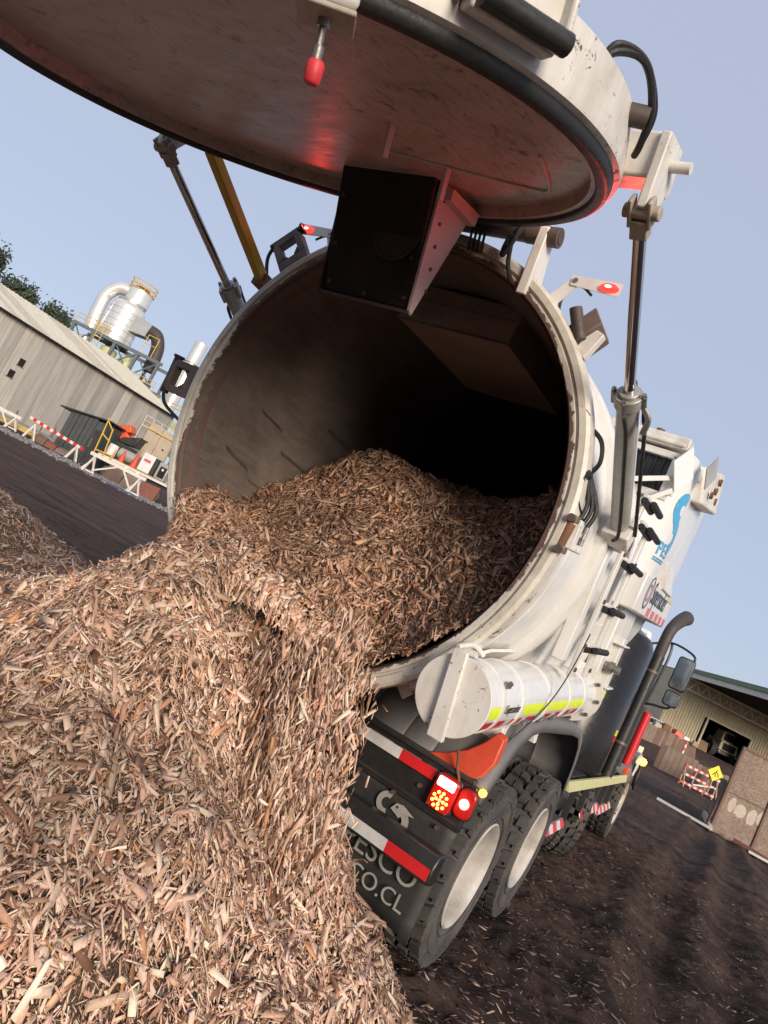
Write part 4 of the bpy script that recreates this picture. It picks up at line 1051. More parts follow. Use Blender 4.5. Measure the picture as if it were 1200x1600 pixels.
# ---- right-side equipment behind the tandem: filter drum, exhaust, rails, steps
mb = MB(); mb.lathe([(.001, .92), (.5, .92), (.55, .97), (.55, 2.36), (.5, 2.46), (.3, 2.56), (.001, 2.58)], O=(.66, 3.72, 0), ax=(0, 0, 1), n=56); dr = mb.obj('filter_drum', 'drum_black', truck)
mb = MB(); mb.cyl((.75, 3.8, 2.5), (.75, 3.8, 2.72), .24, n=28); mb.obj('drum_neck', 'black_satin', dr)
mb = MB(); mb.cyl((1.2, 4.32, .98), (1.2, 4.32, 2.42), .068, n=22); ex = mb.obj('exhaust_stack', 'black_satin', truck)
mb = MB(); mb.tube([(1.2, 4.32, 2.38), (1.2, 4.32, 2.66), (1.215, 4.38, 2.79), (1.245, 4.52, 2.90), (1.275, 4.66, 2.97)], [.062, .062, .066, .075, .085], n=18, smooth=5); mb.obj('exhaust_elbow', 'duct_brown', ex)
mb = MB(); mb.cyl((1.2755, 4.664, 2.972), (1.277, 4.668, 2.974), .074, n=18); mb.obj('exhaust_mouth', 'dark_void', ex)
for k in range(2):
    mb = MB(); mb.lathe([(.068, 1.35 + k * .85), (.075, 1.36 + k * .85), (.068, 1.39 + k * .85)], O=(1.2, 4.32, 0), ax=(0, 0, 1), n=20); mb.obj('stack_clamp', 'grimy_steel', ex)
mb = MB(); mb.cyl((1.31, 4.6, 1.17), (1.31, 4.6, 1.80), .045, n=18); gr_ = mb.obj('grab_bar', 'red_tape', truck, bevel=.006)
mb = MB(); mb.cyl((1.25, 4.52, 1.12), (1.25, 4.52, 1.84), .03, n=12); mb.obj('bar_post', 'black_rubber', gr_)
mb = MB(); mb.bb(1.17, 1.213, 3.62, 3.66, 1.43, 1.49); mb.obj('lime_reflector', 'lime_tape', dr)
mb = MB(); mb.bb(1.17, 1.213, 3.62, 3.66, 1.365, 1.425); mb.obj('red_reflector', 'red_tape', dr)
# guard rail with sun-bleached tape
mb = MB(); mb.hexa([(1.22, 1.86, .93), (1.27, 1.86, .93), (1.29, 5.9, .90), (1.24, 5.9, .90), (1.22, 1.86, 1.01), (1.25, 1.86, 1.01), (1.27, 5.9, .98), (1.24, 5.9, .98)]); gd = mb.obj('side_guard', 'dusty_yellow', truck, bevel=.004)
mb = MB(); mb.bb(1.20, 1.26, 5.92, 6.1, .92, 1.06); mb.obj('guard_end', 'orange_plastic', gd, bevel=.01)
for y in (1.95, 2.75, 3.5, 4.9, 5.6):
    mb = MB(); mb.bb(1.16, 1.21, y, y + .045, .5, .98); mb.obj('side_upright', 'black_satin', truck)
mb = MB(); mb.bb(.85, 1.15, 1.9, 3.3, .88, .98); mb.obj('battery_box', 'black_satin', truck, bevel=.005)
mb = MB(); mb.bb(.8, 1.12, 4.7, 6.0, .55, 1.0); mb.obj('fuel_tank', 'black_satin', truck, bevel=.02)
mb = MB(); mb.cyl((.98, 2.3, .72), (.98, 3.3, .72), .16, n=24); mb.obj('air_tank', 'black_paint', truck)
for (y0, y1, z) in ((1.88, 2.62, .54), (3.5, 4.7, .56), (4.75, 5.9, .5)):
    mb = MB(); mb.hexa([(1.0, y0, z), (1.24, y0, z), (1.24, y1, z + .02), (1.0, y1, z + .02), (1.0, y0, z + .05), (1.2, y0, z + .065), (1.2, y1, z + .085), (1.0, y1, z + .07)]); st = mb.obj('side_step', 'steel_dull', truck, bevel=.006)
    n = max(4, int((y1 - y0) / .13))
    for i in range(n):
        ya, yb = y0 + (y1 - y0) * i / n, y0 + (y1 - y0) * (i + .96) / n
        mb = MB(); dz_ = .02 * (ya - y0) / (y1 - y0)
        mb.hexa([(1.2415, ya, z + .002 + dz_), (1.2445, ya, z + .002 + dz_), (1.2445, yb, z + .002 + dz_), (1.2415, yb, z + .002 + dz_), (1.2045, ya + .02, z + .06 + dz_), (1.2085, ya + .02, z + .06 + dz_), (1.2085, yb + .02, z + .06 + dz_), (1.2045, yb + .02, z + .06 + dz_)])
        mb.obj('step_stripe', 'red_tape' if i % 2 == 0 else 'white_tape', st)
# cab, bonnet, front fenders, mirrors
mb = MB(); mb.hexa([(-.95, 5.3, .95), (.95, 5.3, .95), (.92, 6.95, .95), (-.92, 6.95, .95), (-.92, 5.35, 2.75), (.92, 5.35, 2.75), (.84, 6.5, 2.75), (-.84, 6.5, 2.75)]); cab = mb.obj('cab', 'white_clean', truck, bevel=.05)
mb = MB(); mb.hexa([(-.8, 6.72, 1.9), (.8, 6.72, 1.9), (.8, 6.76, 1.9), (-.8, 6.76, 1.9), (-.76, 6.56, 2.6), (.76, 6.56, 2.6), (.76, 6.6, 2.6), (-.76, 6.6, 2.6)]); mb.obj('windscreen', 'glass_dark', cab)
for s in (1, -1):
    mb = MB(); mb.prism([(.945 * s, 5.75, 1.85), (.935 * s, 6.6, 1.85), (.90 * s, 6.4, 2.5), (.915 * s, 5.75, 2.5)], (.01 * s, 0, 0)); mb.obj('side_window', 'glass_dark', cab)
mb = MB(); mb.bb(-.5, .5, 5.27, 5.31, 1.9, 2.5); mb.obj('rear_window', 'glass_dark', cab)
mb = MB(); mb.hexa([(-.7, 6.9, .8), (.7, 6.9, .8), (.62, 8.5, .8), (-.62, 8.5, .8), (-.75, 6.85, 1.85), (.75, 6.85, 1.85), (.6, 8.4, 1.6), (-.6, 8.4, 1.6)]); mb.obj('bonnet', 'white_clean', cab, bevel=.06)
mb = MB(); mb.bb(-1.2, 1.2, 8.45, 8.7, .5, .85); mb.obj('front_bumper', 'black_satin', cab, bevel=.03)
for s in (1, -1):
    fp = [(6.3, .85), (6.36, 1.05), (6.55, 1.2), (6.85, 1.27), (7.15, 1.27), (7.45, 1.2), (7.66, 1.02), (7.75, .75)]
    vs = []
    for (y, z) in fp: vs += [(.66 * s, y, z), (1.24 * s, y, z), (1.27 * s, y, z - .05)]
    mb = MB(); mb.add(vs, [(3 * i + k, 3 * i + k + 1, 3 * i + k + 4, 3 * i + k + 3) for i in range(len(fp) - 1) for k in (0, 1)]); o = mb.obj('front_fender', 'fender_plastic', truck, smooth=50)
    sm = o.modifiers.new('thick', 'SOLIDIFY'); sm.thickness = .02
    mb = MB(); mb.bb(1.2 * s - .03, 1.2 * s + .03, 7.0, 7.1, 1.27, 1.36); mb.obj('lamp_stalk', 'white_paint', o)
    mb = MB(); mb.lathe([(.001, 0), (.05, .01), (.055, .05), (.001, .08)], O=(1.30 * s, 6.95, 1.18), ax=(0, -1, 0), ref=(1, 0, 0), n=12); mb.obj('turn_lamp', 'lamp_amber', o)
    l = bpy.data.lights.new('turn_light', 'POINT'); l.energy = 6.0; l.color = (1, .5, .1); l.shadow_soft_size = .05
    lo = bpy.data.objects.new('turn_light', l); lo.location = (1.42 * s, 6.8, 1.18); col.objects.link(lo); lo.parent = o
    mb = MB(); mb.prism([(1.3 * s, 6.35, .98), (1.3 * s, 6.55, 1.08), (1.3 * s, 6.55, 1.26), (1.3 * s, 6.4, 1.2)], (-.02 * s, 0, 0)); mb.obj('fender_plate', 'white_clean', o)
    # mirrors
    mx, my = 1.43 * s, 5.15
    mb = MB(); mb.tube([(.95 * s, 5.45, 2.62), (1.2 * s, 5.2, 2.70), (1.46 * s, 5.17, 2.66), (1.5 * s, 5.17, 2.56), (1.5 * s, 5.17, 2.3)], .014, smooth=5)
    mb.tube([(.95 * s, 5.45, 1.75), (1.2 * s, 5.22, 1.90), (1.42 * s, 5.17, 1.95), (1.48 * s, 5.17, 2.04)], .016, smooth=5)
    mb.tube([(1.19 * s, 5.22, 2.70), (1.22 * s, 5.2, 2.5), (1.19 * s, 5.22, 1.90)], .016, smooth=5)
    mr = mb.obj('mirror_arm', 'black_paint', truck)
    for (z0, z1, hw) in ((2.19, 2.60, .10), (1.98, 2.17, .09)):
        mb = MB(); mb.prism([(x, my, z) for x, z in rrect(mx, (z0 + z1) / 2, hw * 2, z1 - z0, .04)], (0, .07, 0)); mb.obj('mirror_head', 'black_paint', mr, bevel=.015)
        mb = MB(); mb.prism([(x, my - .004, z) for x, z in rrect(mx, (z0 + z1) / 2, hw * 2 - .03, z1 - z0 - .03, .03)], (0, .003, 0)); mb.obj('mirror_glass', 'mirror_glass', mr)
# ------------------------------------------------------------------ wood chips
PEAK = (-.2, -1.62)
def pile_h(x, y):
    d = np.hypot(x - PEAK[0], y - PEAK[1])
    th = np.arctan2(y - PEAK[1], x - PEAK[0])
    d = d * (1 + .05 * np.sin(th * 3 + 1) + .03 * np.sin(th * 5 + 2)) * (1 + .20 * np.clip(np.cos(th + .25), 0, 1) + .75 * np.clip(-np.cos(th - .35), 0, 1))
    h = 1.50 - .70 * (np.sqrt(d * d + .16 ** 2) - .16)
    h = h + fbm(x, y, 1.6, 3, 21) * .13 + fbm(x, y, 5.0, 3, 22) * .09 + fbm(x, y, 14, 2, 23) * .04
    sx_ = np.where(x < -.3, (x + .3) / .85, (x + .3) / .9)
    h = np.maximum(h, 1.62 - .8 * np.hypot(sx_, y + 1.2) + fbm(x, y, 4, 3, 26) * .10 + fbm(x, y, 14, 2, 27) * .04)
    h = h - .16 * np.exp(-((x - .46) / .19) ** 2 - ((y + 1.38) / .20) ** 2)
    h = np.where(y > -1.10, np.minimum(h, 1.0), h)
    # terraces where the heap has slumped
    h = h + .035 * np.sin(d * 10 + fbm(x, y, 2, 2, 24) * 4) * sstep(.2, .6, d)
    foot = fbm(x, y, 2.5, 3, 25) * .05
    h = np.where(h < .15, .15 * np.exp((h - .15) / .28), h) + foot * sstep(.3, .0, h)
    # the heap stops at the truck's tail
    h = h * sstep(-.60, -.95, y)
    # spill towards the older heap on the left
    h2 = np.maximum(1.12 - .45 * np.hypot(x + 5.4, (y - .3)), .66 - .34 * np.hypot(x + 3.4, y - .6)) + fbm(x, y, 1.3, 4, 31) * .18 + fbm(x, y, 6, 3, 32) * .06
    h3 = .30 * np.exp(-((x + 2.2) / 1.3) ** 2 - ((y + 1.9) / 1.1) ** 2) + fbm(x, y, 4, 2, 33) * .04
    return h, h2, h3
def heap(name, hf, x0, x1, y0, y1, step, mat, keep=.012):
    xs = np.arange(x0, x1 + step, step); ys = np.arange(y0, y1 + step, step)
    X, Y = np.meshgrid(xs, ys); Z = hf(X, Y)
    g = terrain(X, Y); m_ = Z > g + keep
    Zs = np.where(m_, Z - .014, g - .06)
    n_x, n_y = len(xs), len(ys); ix = np.arange(n_x * n_y).reshape(n_y, n_x)
    q = np.stack([ix[:-1, :-1], ix[:-1, 1:], ix[1:, 1:], ix[1:, :-1]], -1).reshape(-1, 4)
    mm = m_.ravel(); q = q[mm[q].any(1)]
    col_ = np.tile(np.array([.16, .095, .066]), (n_x * n_y, 1)) * (1 + .35 * fbm(X, Y, 30, 3, 77)).reshape(-1, 1)
    return bulk(name, np.stack([X, Y, Zs], -1).reshape(-1, 3), q, mat, col_, smooth=True)
def hA(x, y): h, h2, h3 = pile_h(x, y); return np.maximum(h, h3 * sstep(-.7, -1.2, y))
def hB(x, y): return pile_h(x, y)[1]

PAL = 1.38 * np.array([(.58, .43, .335), (.50, .35, .262), (.43, .28, .20), (.35, .21, .143), (.25, .138, .09), (.15, .08, .052), (.42, .21, .11), (.60, .47, .38)])
PALW = np.array([.22, .21, .18, .13, .09, .06, .03, .08])
TEMPL = np.array([(-1, -1, -1), (1, -1, -1), (1, 1, -1), (-1, 1, -1), (-1, -1, 1), (1, -1, 1), (1, 1, 1), (-1, 1, 1)], float) * .5
TQ = np.array([(4, 5, 6, 7), (0, 1, 5, 4), (1, 2, 6, 5), (2, 3, 7, 6), (3, 0, 4, 7)])
def chip_verts(pos, nrm, length, width, thick, tilt, az=None, azsd=None, g=rng):
    n = len(pos)
    nrm = nrm + g.normal(0, 1, (n, 3)) * tilt[:, None]
    nrm /= np.linalg.norm(nrm, axis=1, keepdims=True)
    if az is None: ref = g.normal(0, 1, (n, 3))
    else: ref = az + g.normal(0, 1, (n, 3)) * azsd
    ex = ref - nrm * (ref * nrm).sum(1, keepdims=True); ex /= np.linalg.norm(ex, axis=1, keepdims=True) + 1e-9
    ey = np.cross(nrm, ex)
    T = np.tile(TEMPL, (n, 1, 1)) * np.stack([length, width, thick], -1)[:, None, :]
    # splintered outline: taper one end, skew corners
    tap = np.where(g.random((n, 2)) < .25, g.uniform(.1, .5, (n, 2)), g.uniform(.6, 1.0, (n, 2)))
    T[:, [0, 3, 4, 7], 1] *= tap[:, :1]; T[:, [1, 2, 5, 6], 1] *= tap[:, 1:]
    sk = g.normal(0, .12, (n, 4)) * length[:, None]
    for k, ids in enumerate(((0, 4), (1, 5), (2, 6), (3, 7))):
        for i in ids: T[:, i, 0] += sk[:, k]
    T[:, [1, 2, 5, 6], 2] += (g.normal(0, .07, n) * length)[:, None]
    T[:, [2, 6], 2] += (g.normal(0, .12, n) * width)[:, None]
    return pos[:, None, :] + T[:, :, :1] * ex[:, None, :] + T[:, :, 1:2] * ey[:, None, :] + T[:, :, 2:3] * nrm[:, None, :]
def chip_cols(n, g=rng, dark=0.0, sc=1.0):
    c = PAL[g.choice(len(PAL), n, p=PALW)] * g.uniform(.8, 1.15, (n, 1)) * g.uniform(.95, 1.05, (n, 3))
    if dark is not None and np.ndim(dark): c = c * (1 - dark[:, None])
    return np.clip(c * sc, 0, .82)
def patch_tone(P): return (  .86 + .52 * np.clip(fbm(P[:, 0], P[:, 1] + P[:, 2], 1.7, 4, 61) * 1.2, -1, .5))[:, None]  # broad random patches of lighter and darker chips
def chip_mesh(name, V_, C_):
    n = len(V_)
    q = (np.arange(n) * 8)[:, None, None] + TQ[None]
    return bulk(name, V_.reshape(-1, 3), q.reshape(-1, 4), 'wood_chip', np.repeat(C_, 8, 0))
def sizes(n, g=rng, s=1.0):
    L_ = np.clip(g.lognormal(math.log(.034), .58, n), .008, .13) * s
    W_ = np.clip(L_ * (.06 + .36 * g.random(n) ** 1.6), .002, .026)
    return L_, W_, np.clip(W_ * g.uniform(.15, .4, n), .0012, .006)
def surf_normal(hf, x, y, e=.02):
    dx = (hf(x + e, y) - hf(x - e, y)) / (2 * e); dy = (hf(x, y + e) - hf(x, y - e)) / (2 * e)
    nn = np.stack([-dx, -dy, np.ones_like(dx)], -1); return nn / np.linalg.norm(nn, axis=1, keepdims=True)
def seen(P, nn):
    """chips that could be looked at from anywhere near the photographer; the packed bed carries the rest"""
    c = np.array(CAM); d = P - c; f = d @ np.array(FWD); u = d @ np.array(RGT); w = d @ np.array(UPV)
    k = (f > .3) & (np.abs(u) < f * .545 * 1.3 + .3) & (np.abs(w) < f * .726 * 1.25 + .3)
    face = np.zeros(len(P), bool)
    for o in ((0, 0, .3), (1, .6, .2), (-1, -.6, .2), (0, 0, .8)):
        e = c + np.array(o) - P; e /= np.linalg.norm(e, axis=1, keepdims=True); face |= (e * nn).sum(1) > -.12
    return k & face
def scatter(hf, n, x0, x1, y0, y1, weight=None, s=1.0, keep=.0, lift=.012, tl=(.06, .55), g=rng):
    x = g.uniform(x0, x1, n * 3); y = g.uniform(y0, y1, n * 3)
    z = hf(x, y); m_ = z > terrain(x, y) + keep
    if weight is not None: m_ &= g.random(len(x)) < weight(x, y)
    x, y, z = x[m_][:n], y[m_][:n], z[m_][:n]
    nn = surf_normal(hf, x, y)
    k = seen(np.stack([x, y, z], -1), nn); x, y, z, nn = x[k], y[k], z[k], nn[k]
    L_, W_, T_ = sizes(len(x), g, s)
    off = g.uniform(-.8, 1.5, len(x)) * lift
    P = np.stack([x, y, z], -1) + nn * off[:, None]
    tilt = g.uniform(tl[0], tl[1], len(x))
    down = np.stack([nn[:, 0], nn[:, 1], -np.sqrt(np.maximum(0, 1 - nn[:, 2] ** 2))], -1)
    return chip_verts(P, nn, L_, W_, T_, tilt, down, .9, g), chip_cols(len(x), g) * patch_tone(P), P
# main heap: bed of packed chips plus loose chips over it
bed = heap('chip_heap_bed', hA, -4.2, 2.2, -4.6, -.58, .03, 'chip_bed')
def near_w(x, y):
    d = np.hypot(x - CAM.x, y - CAM.y); a, b = to_yard(x, y)
    v = np.clip(2.6 / np.maximum(d, .5), .18, 1) ** 1.2
    return v * np.where(b > .25, 1, .1) * np.where(y > -1.0, .3, 1)
V1, C1, _ = scatter(hA, 98000, -3.8, 1.9, -4.3, -.60, near_w, 1.0, keep=.03)
def fine_w(x, y):
    d = np.hypot(x - CAM.x, y - CAM.y); a, b = to_yard(x, y)
    return np.where((b > .5) & (d < 3.4), 1, 0.04)
V2, C2, _ = scatter(hA, 70000, -2.2, 1.7, -3.9, -.9, fine_w, .48, lift=.010, keep=.03)
pile = chip_mesh('wood_chip_heap', np.concatenate([V1, V2]), np.concatenate([C1, C2]))
tag(pile, 'big heap of pale brown shredded wood chips tipped behind the truck', 'wood chips', kind='stuff')
bed.name = 'packed_chips'; bed.parent = pile; bed['kind'] = 'stuff'
# older heap at the left
bed2 = heap('packed_chips', hB, -9.5, -2.2, -2.6, 3.6, .06, 'chip_bed')
V3, C3, _ = scatter(hB, 22000, -7.0, -2.4, -2.3, 2.6, None, 1.35, lift=.02)
pile2 = chip_mesh('wood_chip_heap', V3, C3)
tag(pile2, 'smaller older wood chip heap at the left edge of the yard', 'wood chips', kind='stuff')
bed2.parent = pile2; bed2['kind'] = 'stuff'

# chips still inside the tank, in tank coordinates
def hT(x, y):
    h = -.66 + .24 * sstep(.40, 1.08, x) * sstep(-.02, .5, y) + .60 * sstep(-.1, 1.15, y + .25 * x) * sstep(-1.25, .0, x + .35 * y) + .16 * sstep(.1, 1.2, y)
    h = h - np.maximum(0, -y) * (.75 + .9 * sstep(.2, .6, x) + .9 * sstep(-.6, -.95, x))
    h = h - .10 * np.exp(-((x - .72) / .3) ** 2) * sstep(.5, -.1, y) + .09 * np.exp(-((x + .75) / .3) ** 2 - ((y - .25) / .3) ** 2)
    lp = -np.sqrt(np.maximum(.01, 1.125 ** 2 - x * x)) + .03
    kk = sstep(.25, .55, x) * sstep(.45, -.02, y)
    h = h * (1 - kk) + np.minimum(h, lp + .35 * np.maximum(y, 0)) * kk
    h = h + fbm(x, y, 1.8, 3, 41) * .09 + fbm(x, y, 6, 3, 42) * .05 + fbm(x, y, 15, 2, 43) * .025
    return h
# funnel between the mouth and the heap outside
M4 = np.array(TT)
def to_world(P): return P @ M4[:3, :3].T + M4[:3, 3]
xs = np.arange(-1.13, 1.131, .03); ys = np.arange(-.40, 3.4, .03)
X, Y = np.meshgrid(xs, ys); Z = hT(X, Y) - .014
lim = np.sqrt(np.maximum(0, 1.128 ** 2 - X ** 2))
Zc = np.maximum(Z, -lim)
n_x, n_y = len(xs), len(ys); ix = np.arange(n_x * n_y).reshape(n_y, n_x)
q = np.stack([ix[:-1, :-1], ix[:-1, 1:], ix[1:, 1:], ix[1:, :-1]], -1).reshape(-1, 4)
ok_ = (((X ** 2 + Z ** 2) < 1.135 ** 2) & ((Y > -.02) | ((X < .62) & (X > -1.0)))).ravel(); q = q[ok_[q].all(1)]
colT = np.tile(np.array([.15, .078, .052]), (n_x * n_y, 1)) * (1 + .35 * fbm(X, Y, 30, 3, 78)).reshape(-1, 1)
bedT = bulk('packed_chips', to_world(np.stack([X, Y, Zc], -1).reshape(-1, 3)), q, 'chip_bed', colT, smooth=True)
def tank_scatter(n, s, y0, y1):
    x = rng.uniform(-1.12, 1.12, n * 2); y = y0 + (y1 - y0) * rng.random(n * 2) ** 1.35
    z = hT(x, y); ok = (x * x + z ** 2 < 1.12 ** 2) & ((y > -.03) | ((x < .66) & (x > -1.0)))
    x, y, z = x[ok][:n], y[ok][:n], z[ok][:n]
    nn = surf_normal(hT, x, y); L_, W_, T_ = sizes(len(x), rng, s)
    P = np.stack([x, y, z], -1) + nn * (rng.uniform(-.8, 1.5, len(x)) * .012)[:, None]
    flow = np.tile(np.array([.35, -1, -.2]), (len(x), 1))
    return to_world(chip_verts(P, nn, L_, W_, T_, rng.uniform(.1, .55, len(x)), flow, .75).reshape(-1, 3)).reshape(-1, 8, 3), chip_cols(len(x), sc=.72) * np.array([1.0, .91, .84]) * patch_tone(P)
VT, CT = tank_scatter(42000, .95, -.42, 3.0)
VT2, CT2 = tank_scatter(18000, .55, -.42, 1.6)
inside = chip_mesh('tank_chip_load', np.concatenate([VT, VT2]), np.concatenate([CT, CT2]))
tag(inside, 'reddish brown wood chips sliding out of the open tank mouth', 'wood chips', kind='stuff')
bedT.parent = inside; bedT['kind'] = 'stuff'

# chips pouring over the lip on the right
def stream(n):
    g = rng
    t = g.random(n) ** .9                       # 0 at the lip, 1 where it lands
    u = np.clip(g.normal(0, .42, n), -1, 1)     # across the curtain
    xl = .42 + .34 * u; xb = .90 + .15 * u
    x = xl + (xb - xl) * (t ** 1.15)
    zl = 1.52 - .28 * np.abs(u) ** 1.4; zb = .62
    z = zl - (zl - zb) * t
    y = -1.20 - .34 * np.sqrt(np.clip(t * 1.25, 0, 1)) * (1 - .35 * u) + .16 * np.clip(1 - t * 5, 0, 1)
    thick = .075 * (1 - .35 * t) * (.5 + .5 * np.cos(u * 1.4))
    P = np.stack([x + g.normal(0, .012, n), y + g.normal(0, 1, n) * thick, z + g.normal(0, .02, n)], -1)
    # direction of fall
    d = np.stack([.45 + .2 * t, -.5 * (1 - t), -1.1 - 1.6 * t], -1)
    d /= np.linalg.norm(d, axis=1, keepdims=True)
    nn = np.cross(d, g.normal(0, 1, (n, 3)) + np.array([0, -1.2, 0])); nn = np.cross(nn, d) + .3 * np.array([0, -1, .3])
    L_, W_, T_ = sizes(n, g, 1.05)
    return chip_verts(P, nn, L_ * .95, W_ * .8, T_, np.full(n, .3), d, .42), chip_cols(n)
VS, CS = stream(17000)
ctr = VS.mean(1); kp = (fbm(ctr[:, 0] * 2.2, ctr[:, 2] * .6, 6.0, 3, 71) > -.10) | (rng.random(len(VS)) < .30)
VS, CS = VS[kp], CS[kp]
# loose chips flying at the edge of the fall
VS2, CS2 = stream(2400)
VS2 = VS2 + rng.normal(0, .05, (len(VS2), 1, 3)) * (.4 + .9 * rng.random((len(VS2), 1, 1)))
fall = chip_mesh('falling_chips', np.concatenate([VS, VS2]), np.concatenate([CS, CS2]))
tag(fall, 'curtain of wood chips falling over the lip of the tank', 'wood chips', kind='stuff')

# the bulge of chips leaving the mouth in front of the lip
def bulge(n):
    g = rng
    a = g.uniform(0, math.pi * 1.1, n); u = g.uniform(-1, 1, n)
    c = np.stack([.10 + .42 * u, -1.30 - .10 * (1 - u * u), 1.36 + .04 * np.sin(u * 3) - .10 * u], -1)
    r1 = .17 * np.sqrt(np.clip(1 - .75 * u * u, .1, 1))
    e1 = np.array([0, -1, 0.]); e2 = np.array([0, 0, 1.])
    nn = np.cos(a)[:, None] * e1 + np.sin(a)[:, None] * e2 + np.stack([.5 * u, 0 * u, 0 * u], -1)
    nn /= np.linalg.norm(nn, axis=1, keepdims=True)
    P = c + nn * (r1 * (1 + .18 * fbm(u * 3 + 5, a * 2, 1.5, 3, 51)))[:, None]
    d = np.cross(nn, np.tile([1., 0, 0], (n, 1))); d *= np.sign(-d[:, 2:3] + 1e-6); d[:, 0] += .35
    L_, W_, T_ = sizes(n, g, 1.0)
    return chip_verts(P, nn, L_, W_, T_, np.full(n, .3), d, .45), chip_cols(n)
VBg, CBg = bulge(5200)
bl = chip_mesh('sliding_chips', VBg, CBg); bl.parent = inside; bl['kind'] = 'stuff'

# single large chips lying on top of the heap
bx_ = []
g2 = np.random.default_rng(5)
tries = 0
while len(bx_) < 150 and tries < 5000:
    tries += 1
    x, y = g2.uniform(-1.6, 1.3), g2.uniform(-3.2, -1.2)
    a_, b_ = to_yard(x, y)
    z = float(hA(np.array([x]), np.array([y]))[0])
    if b_ < .7 or z < .12: continue
    bx_.append((x, y, z))
base_me = []
for k in range(12):
    L_, W_ = g2.uniform(.055, .115), g2.uniform(.013, .028)
    n_ = 4; vs = []; bend = g2.normal(0, .006); w0, w1 = g2.uniform(.2, 1, 2)
    for i in range(n_ + 1):
        t = i / n_; w = W_ * (w0 + (w1 - w0) * t) * (1 + g2.normal(0, .12)); zz = bend * math.sin(t * math.pi) * 2
        j0, j1 = g2.normal(0, .004, 2)
        for (yy, z_) in ((-w / 2 + j0, -.0016), (w / 2 + j1, -.0016), (w / 2 + j1, .0016), (-w / 2 + j0, .0016)): vs.append((L_ * (t - .5), yy, zz + z_))
    fs = [(i * 4 + k_, i * 4 + (k_ + 1) % 4, (i + 1) * 4 + (k_ + 1) % 4, (i + 1) * 4 + k_) for i in range(n_) for k_ in range(4)] + [(3, 2, 1, 0), (n_ * 4, n_ * 4 + 1, n_ * 4 + 2, n_ * 4 + 3)]
    me = bpy.data.meshes.new('wood_chip'); me.from_pydata(vs, [], fs)
    c = PAL[[0, 1, 7, 0, 2, 7, 1, 0, 3, 6, 1, 7][k]]
    mt = 'chip_%d' % k
    pm(mt, tuple(c), tuple(c * .72), 60, .7, bmp=.3, stretch=(.25, 1, 1), fine=220)
    me.materials.append(MATS[mt]); base_me.append(me)
for k, (x, y, z) in enumerate(bx_):
    o = bpy.data.objects.new('wood_chip', base_me[k % 12]); col.objects.link(o)
    nn = surf_normal(hA, np.array([x]), np.array([y]))[0] + g2.normal(0, .28, 3)
    o.rotation_euler = (Vector(nn).to_track_quat('Z', 'Y').to_matrix() @ Matrix.Rotation(g2.uniform(0, 6.28), 3, 'Z')).to_euler()
    o.location = Vector((x, y, z)) + Vector(nn).normalized() * .014
    tag(o, 'large loose wood chip lying on top of the tipped heap', 'wood chip', 'large chips on the heap')

# bark and chip litter trodden into the soil
def litter(n, pale):
    g = rng
    x = g.uniform(-2.0, 5.5, n); y = g.uniform(-2.6, 9, n)
    d = np.hypot(x - CAM.x, y - CAM.y)
    k = g.random(n) < np.clip((3.4 / np.maximum(d, 1)) ** 1.5, 0, 1)
    if pale: k &= g.random(n) < np.exp(-np.maximum(0, np.hypot(x - .9, y + .9) - .6) / .75) + .03 + 1.2 * np.exp(-((x - 2.95 - .1 * np.sin(y * 3)) / .09) ** 2 - ((y - 4.4) / 1.1) ** 2)
    x, y = x[k], y[k]; n = len(x)
    z = terrain(x, y)
    nn = surf_normal(terrain, x, y, .015); L_, W_, T_ = sizes(n, g, .7)
    P = np.stack([x, y, z], -1) + nn * (g.normal(.5, .6, n) * .006)[:, None]
    ru = np.tile(np.array([1., .3, 0.]), (n, 1))
    V_ = chip_verts(P, nn, L_, W_, T_, g.uniform(.05, .35, n), ru, .5)
    if pale: C_ = chip_cols(n) * .8
    else: C_ = np.array([.085, .058, .050]) * g.uniform(.2, 2.3, (n, 1)) ** 1.2 * g.uniform(.9, 1.1, (n, 3))
    return V_, C_
Va, Ca = litter(78000, False); Vb, Cb = litter(26000, True)
lit = chip_mesh('bark_litter', np.concatenate([Va, Vb]), np.concatenate([Ca, Cb]))
n = 2200
x = rng.uniform(1.0, 5.2, n); y = rng.uniform(-1.6, 7, n); d = np.hypot(x - CAM.x, y - CAM.y)
k = rng.random(n) < np.clip((3.5 / np.maximum(d, 1)) ** 1.2, 0, 1) * (.25 + vnoise(x * 1.5, y * 1.5, 91))
x, y = x[k], y[k]; n = len(x); s_ = np.clip(rng.lognormal(math.log(.015), .5, n), .006, .06)
nn = np.tile([0, 0, 1.], (n, 1)); P = np.stack([x, y, terrain(x, y) + s_ * .1], -1)
Vc = chip_verts(P, nn, s_, s_ * rng.uniform(.6, 1, n), s_ * rng.uniform(.4, .7, n), np.full(n, .4))
Cc = np.array([.06, .042, .036]) * rng.uniform(.4, 1.5, (n, 1))
cl = chip_mesh('soil_clods', Vc, Cc); tag(cl, 'small clods of dark soil lying loose beside the truck', 'soil', kind='stuff')
tag(lit, 'dark bark shreds and scattered pale chips trodden into the soil', 'litter', kind='stuff')
# ------------------------------------------------------------------ yard, left side
G = lambda a, b: float(terrain(np.array([(BB @ Vector((a, b, 0))).x]), np.array([(BB @ Vector((a, b, 0))).y]))[0])
